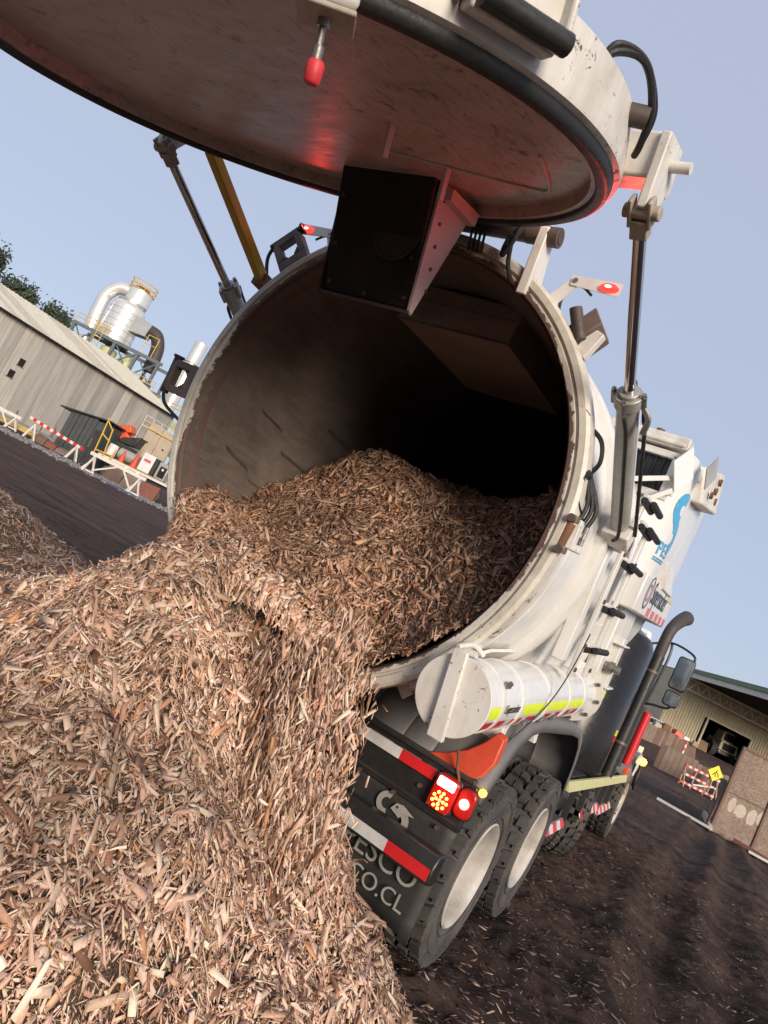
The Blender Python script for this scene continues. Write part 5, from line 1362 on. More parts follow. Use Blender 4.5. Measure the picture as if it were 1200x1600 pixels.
# --- long warehouse
wh = empty('warehouse', 'long grey streaked warehouse with pale sheet roof behind the yard at left', 'building', loc=(0, 0, 0))
XW = -52.5
mats_w = ['wall_concrete', 'wall_concrete_pale', 'wall_concrete_dark']
for k in range(62):
    y0 = -10 + k * .9
    if y0 > 44.6: break
    mb = MB(); dx = random.uniform(-.02, .02)
    mb.bb(XW - .2, XW + dx, y0 + .012, y0 + .888, -.1, 7.85)
    for q in range(3): mb.bb(XW + dx, XW + dx + .03, y0 + .1 + q * .3, y0 + .2 + q * .3, -.1, 7.85)
    mb.obj('wall_panel', random.choice(mats_w), wh, smooth=0)
    sl_ = random.choice(['roof_sheet', 'roof_sheet', 'roof_sheet_worn'])
    mb = MB(); z = .012 * (k % 2); 
    mb.hexa([(XW + .5, y0, 7.9 + z), (XW + .5, y0 + .91, 7.9 + z), (XW - 9.6, y0 + .91, 10.75 + z), (XW - 9.6, y0, 10.75 + z), (XW + .5, y0, 7.96 + z), (XW + .5, y0 + .91, 7.96 + z), (XW - 9.6, y0 + .91, 10.81 + z), (XW - 9.6, y0, 10.81 + z)])
    for q in range(2): mb.bar((XW + .5, y0 + .2 + .45 * q, 7.98 + z), (XW - 9.6, y0 + .2 + .45 * q, 10.83 + z), .06, .05)
    mb.obj('roof_sheet', sl_, wh, smooth=0)
mb = MB(); mb.bar((XW + .52, -10, 7.86), (XW + .52, 45, 7.86), .12, .1); mb.obj('gutter', 'dark_void', wh)
mb = MB(); mb.bb(XW - .3, XW - .22, -10, 45, -.1, 7.9); mb.obj('wall_core', 'wall_concrete_dark', wh)
mb = MB(); mb.prism([(XW - .1, 45, -.1), (XW - .1, 45, 7.9), (XW - 9.6, 45, 10.7), (XW - 19, 45, 7.9), (XW - 19, 45, -.1)], (0, .2, 0)); mb.obj('gable_wall', 'wall_concrete', wh)
mb = MB(); mb.hexa([(XW - 19.5, -10, 7.9), (XW - 19.5, 45.2, 7.9), (XW - 9.6, 45.2, 10.74), (XW - 9.6, -10, 10.74), (XW - 19.5, -10, 8), (XW - 19.5, 45.2, 8), (XW - 9.6, 45.2, 10.8), (XW - 9.6, -10, 10.8)]); mb.obj('far_roof_slope', 'roof_sheet', wh)
for (y, z) in ((28.8, 5.1), (28.5, 3.95), (38.4, 3.2)):
    mb = MB(); mb.bb(XW - .1, XW + .07, y - .25, y + .25, z - .3, z + .3); mb.obj('wall_opening', 'dark_void', wh)
    mb = MB(); mb.bb(XW - .1, XW + .09, y - .32, y + .32, z - .36, z - .30); mb.obj('opening_sill', 'rust_brown', wh)
# red spray scribble on the wall
sc = MB()
for k in range(7):
    y = 25.4 + k * .42; pts = [(XW + .09, y + .12 * math.sin(i * 2.1 + k), 2.05 + .45 * math.cos(i * 1.7 + k * 1.3)) for i in range(6)]
    sc.tube(pts, .035, n=5, smooth=4)
sc.obj('red_scribble', 'graffiti_red', wh)
for (y, h) in ((30.5, 1.6), (33.0, 1.3), (34.2, 1.7)):
    mb = MB(); mb.bb(XW + .04, XW + .1, y, y + .06, .1, h); mb.obj('wall_stake', 'rust_brown', wh)
# pale concrete strip at the wall's foot and rail by its far corner
mb = MB(); mb.hexa([(XW + .06, -8, -.1), (XW + 1.4, -8, -.1), (XW + 1.4, 42, -.1), (XW + .06, 42, -.1), (XW + .06, -8, .85), (XW + .5, -8, .8), (XW + .5, 42, .8), (XW + .06, 42, .85)])
mb.obj('footing', 'gravel_grey', wh, bevel=.05)
rail = empty('guard_railing', 'white pipe railing at the far corner of the warehouse', 'railing')
for z in (5.6, 6.1, 6.6):
    mb = MB(); mb.tube([(XW + 1.0, 41.2, z), (XW + 1.0, 46.5, z)], .035, n=6); mb.obj('rail', 'wood_white', rail)
for k in range(6):
    mb = MB(); y = 41.2 + k * 1.06; mb.tube([(XW + 1.0, y, 0), (XW + 1.0, y, 6.6)], .04, n=6); mb.obj('post', 'wood_white', rail)

# --- trees behind
def tree(a, b, h, w, seed, label):
    h = h * .95; w = w * .95
    t = empty('tree', label, 'tree', 'trees behind the warehouse'); g = np.random.default_rng(seed)
    base = BB @ Vector((a, b, 0))
    mb = MB(); mb.tube([base, base + Vector((.2, .1, h * .5)), base + Vector((0, 0, h * .95))], [.45, .3, .06], n=8); 
    for k in range(9):
        z = h * (.45 + .05 * k); an = g.uniform(0, 6.28); r_ = w * .4 * (1 - k * .07)
        mb.tube([base + Vector((0, 0, z)), base + Vector((math.cos(an) * r_, math.sin(an) * r_, z + r_ * .5))], [.12, .03], n=5)
    mb.obj('trunk', 'bark', t)
    for mt_, n, in (('leaf_dark', 7000), ('leaf_mid', 3000)):
        # clumps
        nc = 34; cz = g.uniform(.25, 1.0, nc); ca = g.uniform(0, 6.28, nc)
        cr_ = w * .5 * np.sqrt(np.clip(1.12 - cz, .02, 1)) * g.uniform(.35, 1.05, nc)
        C_ = np.stack([np.cos(ca) * cr_, np.sin(ca) * cr_, cz * h], -1)
        k = g.integers(0, nc, n); P = C_[k] + g.normal(0, 1, (n, 3)) * np.array([w * .085, w * .085, h * .045])
        N_ = g.normal(0, 1, (n, 3)); N_ /= np.linalg.norm(N_, axis=1, keepdims=True)
        X_ = np.cross(N_, g.normal(0, 1, (n, 3))); X_ /= np.linalg.norm(X_, axis=1, keepdims=True); Y_ = np.cross(N_, X_)
        s = g.uniform(.2, .45, (n, 1)) * w / 7
        P = P + np.array(base)
        V_ = np.stack([P - X_ * s, P - Y_ * s * .5, P + X_ * s, P + Y_ * s * .5], 1).reshape(-1, 3)
        q_ = np.arange(n * 4).reshape(-1, 4)
        o = bulk('crown', V_, q_, mt_); o.parent = t
for k, (a, b, h, w, lb) in enumerate(((-80, 119, 25.0, 9, 'tallest dark evergreen at the left edge above the warehouse roof'), (-75.2, 121, 21.6, 7.5, 'evergreen second from the left edge above the roof'), (-71.3, 120, 21.2, 6.5, 'narrow evergreen in the middle of the trees above the roof'), (-66.8, 120, 20.4, 6, 'pointed evergreen just left of the silver ducts'), (-63.6, 121, 19.2, 5.5, 'lowest evergreen of the row next to the silver tower'), (-77.5, 128, 22, 9, 'dull evergreen half hidden behind the leftmost trees'), (-69, 128, 20.5, 9, 'dull evergreen half hidden in the middle of the row'))):
    tree(a, b, h, w, 100 + k, lb)

# --- scrubber tower behind the roof
tw = empty('scrubber_tower', 'silver industrial scrubber tower with curved duct on a steel frame', 'tower')
def yb(mb, name, mat, par, **kw): return mb.obj(name, mat, par, xf=BB, **kw)
mb = MB(); mb.lathe([(.01, 14.2), (2.15, 14.2), (2.05, 18.9), (1.55, 19.5), (.01, 19.5)], O=(-39.4, 86, 0), ax=(0, 0, 1), n=40); yb(mb, 'main_drum', 'cladding_silver', tw)
for z in (15.0, 15.8, 16.6, 17.4, 18.2):
    mb = MB(); r_ = 2.15 - (z - 14.2) * .0213; mb.lathe([(r_, z - .03), (r_ + .05, z), (r_, z + .03)], O=(-39.4, 86, 0), ax=(0, 0, 1), n=40); yb(mb, 'drum_band', 'cladding_dull', tw)
mb = MB(); mb.lathe([(1.62, 19.35), (1.72, 19.4), (1.72, 19.7), (1.55, 19.75)], O=(-39.4, 86, 0), ax=(0, 0, 1), n=32); yb(mb, 'drum_collar', 'cladding_dull', tw)
mb = MB(); mb.lathe([(1.5, 19.7), (1.5, 21.4), (.01, 21.4)], O=(-39.1, 86, 0), ax=(0, 0, 1), n=32); yb(mb, 'top_drum', 'cladding_silver', tw)
mb = MB()
for k in range(12):
    a = 2 * math.pi * k / 12; q = (-39.1 + 1.6 * math.cos(a), 86 + 1.6 * math.sin(a)); mb.tube([(q[0], q[1], 21.35), (q[0], q[1], 22.5)], .05, n=5)
for z in (21.45, 21.95, 22.5): mb.tube([(-39.1 + 1.6 * math.cos(2 * math.pi * k / 24), 86 + 1.6 * math.sin(2 * math.pi * k / 24), z) for k in range(25)], .05, n=5)
yb(mb, 'top_railing', 'rail_yellow', tw)
mb = MB(); mb.cyl((-39.1, 86, 21.3), (-39.1, 86, 21.9), .9, n=16); yb(mb, 'top_fan', 'rust_brown', tw)
mb = MB(); mb.tube([(-42.3, 85.5, 14.3), (-42.6, 85.5, 17.5), (-42.5, 85.5, 19.2), (-41.7, 85.6, 20.5), (-40.6, 85.8, 20.8), (-39.6, 86, 20.7)], .78, n=20, smooth=6); yb(mb, 'curved_duct', 'cladding_silver', tw, smooth=50)
mb = MB(); mb.hexa([(-37.6, 84.6, 16.2), (-35.6, 84.6, 16.4), (-35.6, 86.4, 16.4), (-37.6, 86.4, 16.2), (-37.6, 84.6, 18.4), (-35.4, 84.6, 18.1), (-35.4, 86.4, 18.1), (-37.6, 86.4, 18.4)]); yb(mb, 'transition_box', 'cladding_dull', tw)
mb = MB(); mb.tube([(-35.6, 85.4, 17.4), (-34.6, 85.4, 17.2), (-33.9, 85.4, 16.2), (-33.6, 85.4, 15.0), (-33.4, 85.4, 12.8)], .8, n=16, smooth=5); yb(mb, 'brown_elbow', 'duct_brown', tw, smooth=50)
for (a0, a1, z) in ((-43.4, -31.6, 14.05), (-43.4, -31.6, 11.0)):
    for b in (83.5, 88):
        mb = MB(); mb.bar((a0, b, z), (a1, b, z), .3, .4); yb(mb, 'frame_beam', 'steel_grey_green', tw)
for a in (-43.2, -40.6, -37.8, -34.8, -32.0):
    for b in (83.5, 88):
        mb = MB(); mb.bar((a, b, 0), (a, b, 14.2), .32, .32); yb(mb, 'frame_column', 'steel_grey_green', tw)
for a0, a1 in ((-43.2, -40.6), (-37.8, -34.8), (-34.8, -32.0)):
    mb = MB(); mb.bar((a0, 83.5, 11), (a1, 83.5, 14), .14, .14); mb.bar((a0, 83.7, 14), (a1, 83.7, 11), .14, .14); yb(mb, 'cross_brace', 'steel_grey_green', tw)
for (a, r_, mt_) in ((-38.9, 1.0, 'vessel_yellowish'), (-36.4, .9, 'vessel_yellowish'), (-42.2, .7, 'cladding_silver')):
    mb = MB(); mb.lathe([(.01, 8), (r_, 8.2), (r_, 13.2), (.01, 13.6)], O=(a, 85.5, 0), ax=(0, 0, 1), n=24); yb(mb, 'vessel', mt_, tw)
def railing(pts, z, h, par, mat='rail_yellow', r_=.05):
    mb = MB()
    for zz in (h, h * .55): mb.tube([(p[0], p[1], z + zz) for p in pts], r_, n=5)
    for i in range(len(pts) - 1):
        n = max(1, int((Vector(pts[i + 1] + (0,)) - Vector(pts[i] + (0,))).length / 1.1))
        for k in range(n + 1):
            t = k / n; q = (pts[i][0] + (pts[i + 1][0] - pts[i][0]) * t, pts[i][1] + (pts[i + 1][1] - pts[i][1]) * t); mb.tube([(q[0], q[1], z), (q[0], q[1], z + h)], r_, n=5)
    yb(mb, 'platform_railing', mat, par)
railing([(-43.3, 83.3), (-39, 83.3)], 14.2, 1.1, tw); railing([(-34.6, 83.3), (-33.2, 83.3)], 14.2, 2.4, tw); railing([(-34, 83), (-31, 83)], 10.6, 1.1, tw)
mb = MB()
for k in range(8): mb.bar((-40.3, 83.2, 11.2 + k * .4), (-39.5, 83.2, 11.2 + k * .4), .05, .05)
for a in (-40.3, -39.5): mb.bar((a, 83.2, 10.8), (a, 83.2, 15.4), .07, .07)
yb(mb, 'access_ladder', 'rail_yellow', tw)
ch = empty('chimney_stack', 'plain white steel chimney beside the truck tank mouth', 'chimney')
mb = MB(); mb.lathe([(.95, 0), (.95, 16.2), (.9, 16.25), (.88, 20.2), (.8, 20.2), (.8, 18)], O=(-31.5, 92, 0), ax=(0, 0, 1), n=28); yb(mb, 'shaft', 'cladding_silver', ch)
for z in (16.0, 17.2): mb = MB(); mb.lathe([(.95, z - .06), (1.02, z), (.95, z + .06)], O=(-31.5, 92, 0), ax=(0, 0, 1), n=24); yb(mb, 'band', 'cladding_dull', ch)
cv = empty('conveyor', 'pale green and yellow conveyor behind the warehouse corner', 'conveyor')
mb = MB(); mb.bar((-33, 84, 9.6), (-25, 80, 7.6), 1.3, .8); yb(mb, 'gallery', 'vessel_yellowish', cv)
mb = MB(); mb.bar((-25.6, 80, 5.6), (-24.0, 79.6, 5.4), 1.6, 2.0); yb(mb, 'head_box', 'shed_green', cv)
for a in (-32, -29.5, -27, -24.8):
    mb = MB(); mb.bar((a, 82, 0), (a, 82, 8.6), .25, .25); mb.bar((a, 82, 3), (a + 2.2, 81.6, 7.5), .15, .15); yb(mb, 'leg', 'steel_grey_green', cv)
railing([(-33, 83), (-25, 79.5)], 9.2, 1.0, cv)

# --- dark corrugated cabin
cb_ = empty('site_cabin', 'dark grey corrugated metal cabin with flat black roof', 'cabin')
A0, A1, B0, B1, ZB, ZT = -23.0, -20.95, 50.0, 53.2, .1, 3.5
for k in range(6):
    a = A0 + (A1 - A0) * k / 6; mb = MB(); w = (A1 - A0) / 6
    mb.hexa([(a + .02, B0 - .04 * (k % 2), ZB), (a + w - .02, B0 - .04 * (k % 2), ZB), (a + w - .02, B0 + .1, ZB), (a + .02, B0 + .1, ZB), (a + .02, B0 - .04 * (k % 2), ZT - .2 + .06 * k), (a + w - .02, B0 - .04 * (k % 2), ZT - .2 + .06 * k), (a + w - .02, B0 + .1, ZT - .2 + .06 * k), (a + .02, B0 + .1, ZT - .2 + .06 * k)]); yb(mb, 'wall_sheet', 'cabin_dark', cb_, smooth=0)
mb = MB(); mb.hexa([(A0 + .01, B0 + .1, ZB), (A1 + .75, B0 + .12, ZB), (A1 + .75, B1, ZB), (A0 + .01, B1, ZB), (A0 + .01, B0 + .1, ZT - .3), (A1 + .75, B0 + .12, ZT + .1), (A1 + .75, B1, ZT + .1), (A0 + .01, B1, ZT - .3)]); yb(mb, 'cabin_body', 'cabin_dark', cb_)
mb = MB(); mb.bb(A1 + .1, A1 + .62, B0 + .06, B0 + .11, .35, 2.9); yb(mb, 'cabin_door', 'black_satin', cb_)
mb = MB(); mb.bar((A1 + .2, B0 + .02, 1.5), (A1 + .2, B0 + .02, 2.2), .05, .05); yb(mb, 'door_handle', 'steel_dull', cb_)
mb = MB(); mb.hexa([(A0 - .7, B0 - .35, ZT - .28), (A1 + .95, B0 - .3, ZT + .28), (A1 + .95, B1, ZT + .28), (A0 - .7, B1, ZT - .28), (A0 - .7, B0 - .35, ZT - .18), (A1 + .95, B0 - .3, ZT + .38), (A1 + .95, B1, ZT + .38), (A0 - .7, B1, ZT - .18)]); yb(mb, 'cabin_roof', 'black_satin', cb_)

# --- trestles and striped barrier
def trestle(name, a0, a1, b, z, label, mat, parent=None, braces=True):
    t = parent or empty(name, label, 'trestle', 'white timber trestles')
    mb = MB(); mb.bar((a0, b, z), (a1, b, z), .14, .22); yb(mb, 'beam', mat, t)
    for a in (a0 + .35, a1 - .35):
        gz = G(a, b)
        for s in (-1, 1):
            mb = MB(); mb.bar((a, b, z - .05), (a + .12 * s, b + .55 * s, gz), .09, .09); yb(mb, 'leg', mat, t)
            mb = MB(); mb.bar((a, b - .02, z * .8), (a + .45 * s, b - .1, gz), .08, .08); yb(mb, 'leg', mat, t)
        mb = MB(); mb.bar((a - .42, b - .1, gz + .12), (a + .42, b - .1, gz + .12), .07, .09); yb(mb, 'sill', mat, t)
    if braces:
        mb = MB(); mb.bar((a0 + .6, b - .12, .35), (a0 + (a1 - a0) * .5, b - .12, z - .1), .08, .1); yb(mb, 'brace', mat, t)
        mb = MB(); mb.bar((a1 - .6, b - .12, .35), (a0 + (a1 - a0) * .62, b - .12, z - .1), .08, .1); yb(mb, 'brace', mat, t)
    return t
trestle('timber_trestle', -17.9, -14.1, 44, 1.31, 'white timber trestle in front of the loaded trailer', 'wood_white')
trestle('timber_trestle', -28.6, -25.0, 48.5, 1.2, 'white timber trestle by the yellow pipes at the left edge', 'wood_white')
sb = empty('striped_barrier', 'red and white striped barrier board on white trestle legs', 'barrier')
n = 16
for k in range(n):
    a = -24.3 + 4.2 * k / n; a2 = -24.3 + 4.2 * (k + 1) / n; z = 1.58 - .36 * k / n; z2 = 1.58 - .36 * (k + 1) / n
    mb = MB(); mb.bar((a, 48, z), (a2 - .01, 48, z2), .06, .2); yb(mb, 'stripe_board', 'red_tape' if k % 2 else 'wood_white', sb)
for a in (-23.8, -20.6):
    gz = G(a, 48)
    for s in (-1, 1):
        mb = MB(); mb.bar((a, 48.1, 1.3), (a + .42 * s, 48.15, gz), .09, .09); yb(mb, 'leg', 'wood_white', sb)
        mb = MB(); mb.bar((a, 48.1, 1.2), (a + .1 * s, 48.1 + .5 * s, gz), .08, .08); yb(mb, 'leg', 'wood_white', sb)
for k in range(5):
    p_ = MB(); b = 50 + .24 * k; p_.cyl((-31, b, .45 + .17 * (k % 2)), (-24.4, b - .1, .5 + .17 * (k % 2)), .11, n=12); o = yb(p_, 'yellow_pipe', 'pipe_yellow', None)
    tag(o, ['lowest front', 'upper front', 'middle', 'upper back', 'rearmost'][k] + ' yellow pipe in the stack by the warehouse wall', 'pipe', 'stacked yellow pipes')
for k in range(3):
    mb = MB(); a = -24.0 + .8 * k; mb.hexa([(a, 49.3, .1), (a + .75, 49.2, .1), (a + .75, 50.1, .1), (a, 50.2, .1), (a, 49.5, .9 - .2 * k), (a + .75, 49.5, .8 - .2 * k), (a + .75, 50.1, .7), (a, 50.2, .7)]); o = yb(mb, 'soil_slab', ('wood_brown', 'plank_red', 'fence_board')[k], None)
    tag(o, ('brown slab leaning beside the yellow pipes', 'reddish slab between pipes and dark cabin', 'low brown slab at the foot of the dark cabin')[k], 'slab')

# --- flat trailer with equipment
tr = empty('flat_trailer', 'low flat trailer with timber deck carrying site equipment', 'trailer')
for k in range(9):
    mb = MB(); b = 49.6 + .17 * k; mb.bar((-19.7, b, 1.55), (-13.6, b, 1.62), .16, .08); yb(mb, 'deck_plank', 'wood_raw', tr)
mb = MB(); mb.bar((-19.7, 49.55, 1.46), (-13.6, 49.55, 1.53), .1, .16); yb(mb, 'side_rail', 'wood_white', tr)
for a in (-18.6, -15.0):
    mb = MB(); mb.cyl((a, 49.7, .55), (a, 50.0, .55), .45, n=20); yb(mb, 'trailer_wheel', 'tyre', tr)
mb = MB(); mb.bb(-19.6, -13.7, 49.9, 50.8, 1.1, 1.45); yb(mb, 'chassis', 'black_satin', tr)
for q, l_ in (((-16.6, 49.53, 1.42), 0), ((-17.5, 49.53, 1.4), 0)):
    mb = MB(); mb.cyl(q, (q[0], q[1] - .05, q[2]), .06, n=10); yb(mb, 'side_marker', 'lamp_amber', tr)
mb = MB(); mb.lathe([(.01, 1.6), (.33, 1.62), (.35, 2.1), (.33, 2.5), (.01, 2.52)], O=(-19.2, 50.2, 0), ax=(0, 0, 1), n=18); o = yb(mb, 'white_drum', 'machine_white', None); tag(o, 'white plastic drum at the left end of the trailer deck', 'drum')
mb = MB(); mb.cyl((-18.8, 50.7, 2.15), (-17.3, 50.7, 2.15), .42, n=20); o = yb(mb, 'water_tank', 'cylinder_grey', None); tag(o, 'grey horizontal tank lying on the trailer deck', 'tank')
for k, (a, b, lb) in enumerate(((-18.2, 49.9, 'orange traffic cone near the middle of the trailer deck'), (-17.3, 50.0, 'orange traffic cone next to the white generator'))):
    c_ = empty('traffic_cone', lb, 'traffic cone', 'cones on the trailer'); s = 1 + .25 * k
    mb = MB(); mb.lathe([(.22 * s, 1.62), (.20 * s, 1.68), (.06 * s, 1.62 + .85 * s), (.01, 1.62 + .86 * s)], O=(a, b, 0), ax=(0, 0, 1), n=14); yb(mb, 'cone_body', 'orange_plastic', c_)
    mb = MB(); mb.bb(a - .28, a + .28, b - .28, b + .28, 1.6, 1.65); yb(mb, 'cone_base', 'orange_plastic', c_)
gn = empty('generator', 'white boxy generator with black end on the trailer deck', 'generator')
mb = MB(); mb.bb(-16.95, -16.05, 49.8, 50.9, 1.66, 3.0); yb(mb, 'housing', 'machine_white', gn, bevel=.05)
mb = MB(); mb.bb(-16.05, -15.75, 49.85, 50.85, 1.66, 2.95); yb(mb, 'radiator_end', 'black_satin', gn)
mb = MB(); mb.bb(-16.75, -16.25, 49.78, 49.8, 2.4, 2.6); yb(mb, 'red_label', 'decal_red', gn)
cp_ = empty('compressor', 'grey and black compressor at the right end of the trailer deck', 'compressor')
mb = MB(); mb.bb(-15.7, -14.9, 49.9, 50.8, 1.66, 2.9); yb(mb, 'housing', 'cylinder_grey', cp_, bevel=.06)
mb = MB(); mb.bb(-15.5, -15.0, 49.86, 49.9, 1.8, 2.6); yb(mb, 'opening', 'dark_void', cp_, bevel=.1)
mb = MB(); mb.cyl((-15.25, 49.85, 2.4), (-15.25, 49.8, 2.4), .09, n=10); yb(mb, 'gauge', 'machine_white', cp_)
om = empty('orange_machine', 'orange red wheeled machine with angled hood behind the trailer', 'machine')
mb = MB(); mb.hexa([(-21.1, 53, 2.7), (-19.4, 53, 3.4), (-19.4, 54.4, 3.4), (-21.1, 54.4, 2.7), (-21.1, 53, 3.3), (-20.6, 53, 4.2), (-20.6, 54.4, 4.2), (-21.1, 54.4, 3.3)]); yb(mb, 'hood', 'machine_orange', om, bevel=.1)
mb = MB(); mb.hexa([(-20.9, 52.9, 3.4), (-19.6, 52.9, 3.9), (-19.6, 54.2, 3.9), (-20.9, 54.2, 3.4), (-20.9, 52.9, 3.8), (-19.9, 52.9, 4.45), (-19.9, 54.2, 4.45), (-20.9, 54.2, 3.8)]); yb(mb, 'chute', 'machine_orange', om, bevel=.08)
mb = MB(); mb.hexa([(-20.2, 52.8, 2.9), (-18.9, 52.8, 3.0), (-18.9, 54.3, 3.0), (-20.2, 54.3, 2.9), (-20.0, 52.8, 3.3), (-18.7, 52.8, 3.9), (-18.7, 54.3, 3.9), (-20, 54.3, 3.3)]); yb(mb, 'engine', 'black_satin', om, bevel=.05)
mb = MB(); mb.bb(-20.9, -19.0, 52.9, 54.3, .6, 2.9); yb(mb, 'chassis', 'black_satin', om)
for a in (-20.6, -19.3):
    mb = MB(); mb.cyl((a, 52.6, .8), (a, 53, .8), .65, n=20); yb(mb, 'machine_wheel', 'tyre', om)
yr = empty('yellow_railing', 'yellow pipe frame standing between cabin and trailer', 'railing')
for a0, z0, a1, z1 in ((-19.9, 1.2, -20.1, 4.0), (-19.2, 1.2, -19.5, 3.4), (-19.9, 1.6, -18.6, 1.7), (-20.1, 3.8, -19.5, 3.3), (-18.7, 1.2, -18.6, 2.2), (-20, 2.8, -19.3, 2.5)):
    mb = MB(); mb.tube([(a0, 49.3, z0), (a1, 49.3, z1)], .05, n=6); yb(mb, 'pipe', 'rail_yellow', yr)
cw = empty('concrete_panel_wall', 'beige concrete panels standing behind the trailer', 'wall')
for k in range(2):
    mb = MB(); a = -19.7 + 1.15 * k; mb.hexa([(a, 56, .2), (a + 1.12, 56, .2), (a + 1.12, 56.3, .2), (a, 56.3, .2), (a, 56, 5.6 - .15 * k), (a + 1.12, 56, 5.5 - .15 * k), (a + 1.12, 56.3, 5.5 - .15 * k), (a, 56.3, 5.6 - .15 * k)]); yb(mb, 'panel', 'concrete_block', cw, bevel=.03)
mb = MB(); mb.bar((-20.2, 55.9, 5.0), (-17.2, 55.9, 4.9), .08, .1); yb(mb, 'top_pipe', 'pipe_yellow', cw)
for k, (a, z) in enumerate(((-18.9, 4.9), (-17.9, 3.9), (-19.3, 3.9))):
    mb = MB(); mb.cyl((a, 55.96, z), (a, 56, z), .08, n=8); yb(mb, 'lifting_hole', 'dark_void', cw)
for k in range(3):
    mb = MB(); a = -17.6 + 1.25 * k; mb.hexa([(a, 46.4, .05), (a + 1.2, 46.4, .05), (a + 1.2, 46.9, .05), (a, 46.9, .05), (a + .05, 46.8, 1.15), (a + 1.22, 46.8, 1.2), (a + 1.22, 46.9, 1.2), (a + .05, 46.9, 1.15)]); o = yb(mb, 'rusty_plate', ('wood_brown', 'fence_board', 'plank_red')[k], None)
    tag(o, ('brown plate leaning under the left end of the trailer', 'brown plate leaning under the middle of the trailer', 'reddish plate leaning beside the tank rim')[k], 'plate', 'plates under the trailer')
mb = MB()
pts = [(-16.4, 43.0), (-15.4, 43.1), (-14.3, 42.8), (-13.4, 43.0), (-13.3, 43.4), (-14.2, 43.3), (-15.3, 43.5), (-16.3, 43.35)]
mb.prism([(a, b, .03 + .05 * (i % 2)) for i, (a, b) in enumerate(pts)], (0, 0, .1)); o = yb(mb, 'blue_tarpaulin', 'blue_tarp', None); tag(o, 'strip of blue tarpaulin on the ground under the trestle', 'tarpaulin')
# loose grey rubble along the edge
g = np.random.default_rng(9); n = 2600
a = g.uniform(-34, -12, n); b = 44.5 + g.normal(0, .9, n) + .08 * (a + 20)
w = np.array([tuple(BB @ Vector((x, y, 0))) for x, y in zip(a, b)])
P = np.stack([w[:, 0], w[:, 1], terrain(w[:, 0], w[:, 1]) + .02], -1); s = g.uniform(.05, .22, n)
V_ = chip_verts(P, np.tile([0, 0, 1.], (n, 1)), s, s * .8, s * .6, np.full(n, .5), g=g)
V_ = V_.reshape(-1, 3); qd = ((np.arange(n) * 8)[:, None, None] + TQ[None]).reshape(-1, 4)
rb = bulk('rubble', V_, qd, 'gravel_grey'); tag(rb, 'strip of loose grey rubble along the far edge of the yard', 'rubble', kind='stuff')

# ------------------------------------------------------------------ yard, right side
sh = empty('open_shed', 'cream corrugated shed with deep canopy and dark doorway', 'building')
SB, FZ = 60.0, 1.7
n = 0
a = 28.75
while a < 52:
    if a + .5 < 32.5 or a > 36.65:
        z0 = FZ - .3
    else: z0 = 4.4
    mb = MB(); mb.bb(a, a + .49, SB, SB + .12, z0, 6.95); mb.bb(a + .1, a + .24, SB - .06, SB, z0, 6.95); mb.bb(a + .34, a + .44, SB - .05, SB, z0, 6.95)
    yb(mb, 'wall_sheet', 'shed_wall', sh, smooth=0); a += .5
mb = MB(); mb.bb(32.45, 32.6, SB - .08, SB + .1, FZ, 4.5); mb.bb(36.6, 36.75, SB - .08, SB + .1, FZ, 4.5); mb.bb(32.45, 36.75, SB - .08, SB + .1, 4.4, 4.52); yb(mb, 'door_frame', 'truss_cream', sh)
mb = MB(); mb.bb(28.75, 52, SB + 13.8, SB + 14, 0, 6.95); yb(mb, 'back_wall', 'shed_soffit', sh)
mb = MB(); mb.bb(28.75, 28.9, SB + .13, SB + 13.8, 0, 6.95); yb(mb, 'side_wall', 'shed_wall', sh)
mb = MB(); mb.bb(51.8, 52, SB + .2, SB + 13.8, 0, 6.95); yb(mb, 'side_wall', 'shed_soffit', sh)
# canopy: its left edge runs towards the viewer
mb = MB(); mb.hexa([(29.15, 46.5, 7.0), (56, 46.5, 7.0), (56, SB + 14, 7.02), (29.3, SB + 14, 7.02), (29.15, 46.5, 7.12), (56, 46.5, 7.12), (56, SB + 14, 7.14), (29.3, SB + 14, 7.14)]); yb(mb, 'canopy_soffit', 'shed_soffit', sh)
mb = MB(); mb.bar((29.1, 46.5, 6.98), (29.2, 61, 6.98), .14, .42); yb(mb, 'fascia', 'shed_fascia', sh)
mb = MB(); mb.bar((29.05, 46.5, 7.36), (29.2, 61, 7.36), .3, .34); yb(mb, 'roof_edge', 'shed_green', sh)
for k in range(10):
    mb = MB(); b = 47.5 + 1.3 * k; mb.bar((29.4, b, 6.9), (55, b, 6.9), .12, .2); yb(mb, 'purlin', 'duct_brown', sh)
mb = MB(); 
mb.bar((29.4, 59.0, 5.78), (54, 59.0, 5.62), .14, .16); mb.bar((29.4, 59.0, 6.7), (54, 59.0, 6.7), .14, .16)
yb(mb, 'truss_chord', 'truss_cream', sh)
for k in range(24):
    a = 29.5 + k; mb = MB(); mb.bar((a, 59, 5.75), (a + .5, 59, 6.7), .08, .08); mb.bar((a + .5, 59, 6.7), (a + 1, 59, 5.75), .08, .08); yb(mb, 'truss_web', 'truss_cream', sh)
for k in range(8):
    mb = MB(); b = 50 + .9 * k; mb.cyl((31 + .6 * k, b, 6.6), (31.1 + .6 * k, b, 6.6), .18, n=8); yb(mb, 'hanging_lamp', 'dark_void', sh)
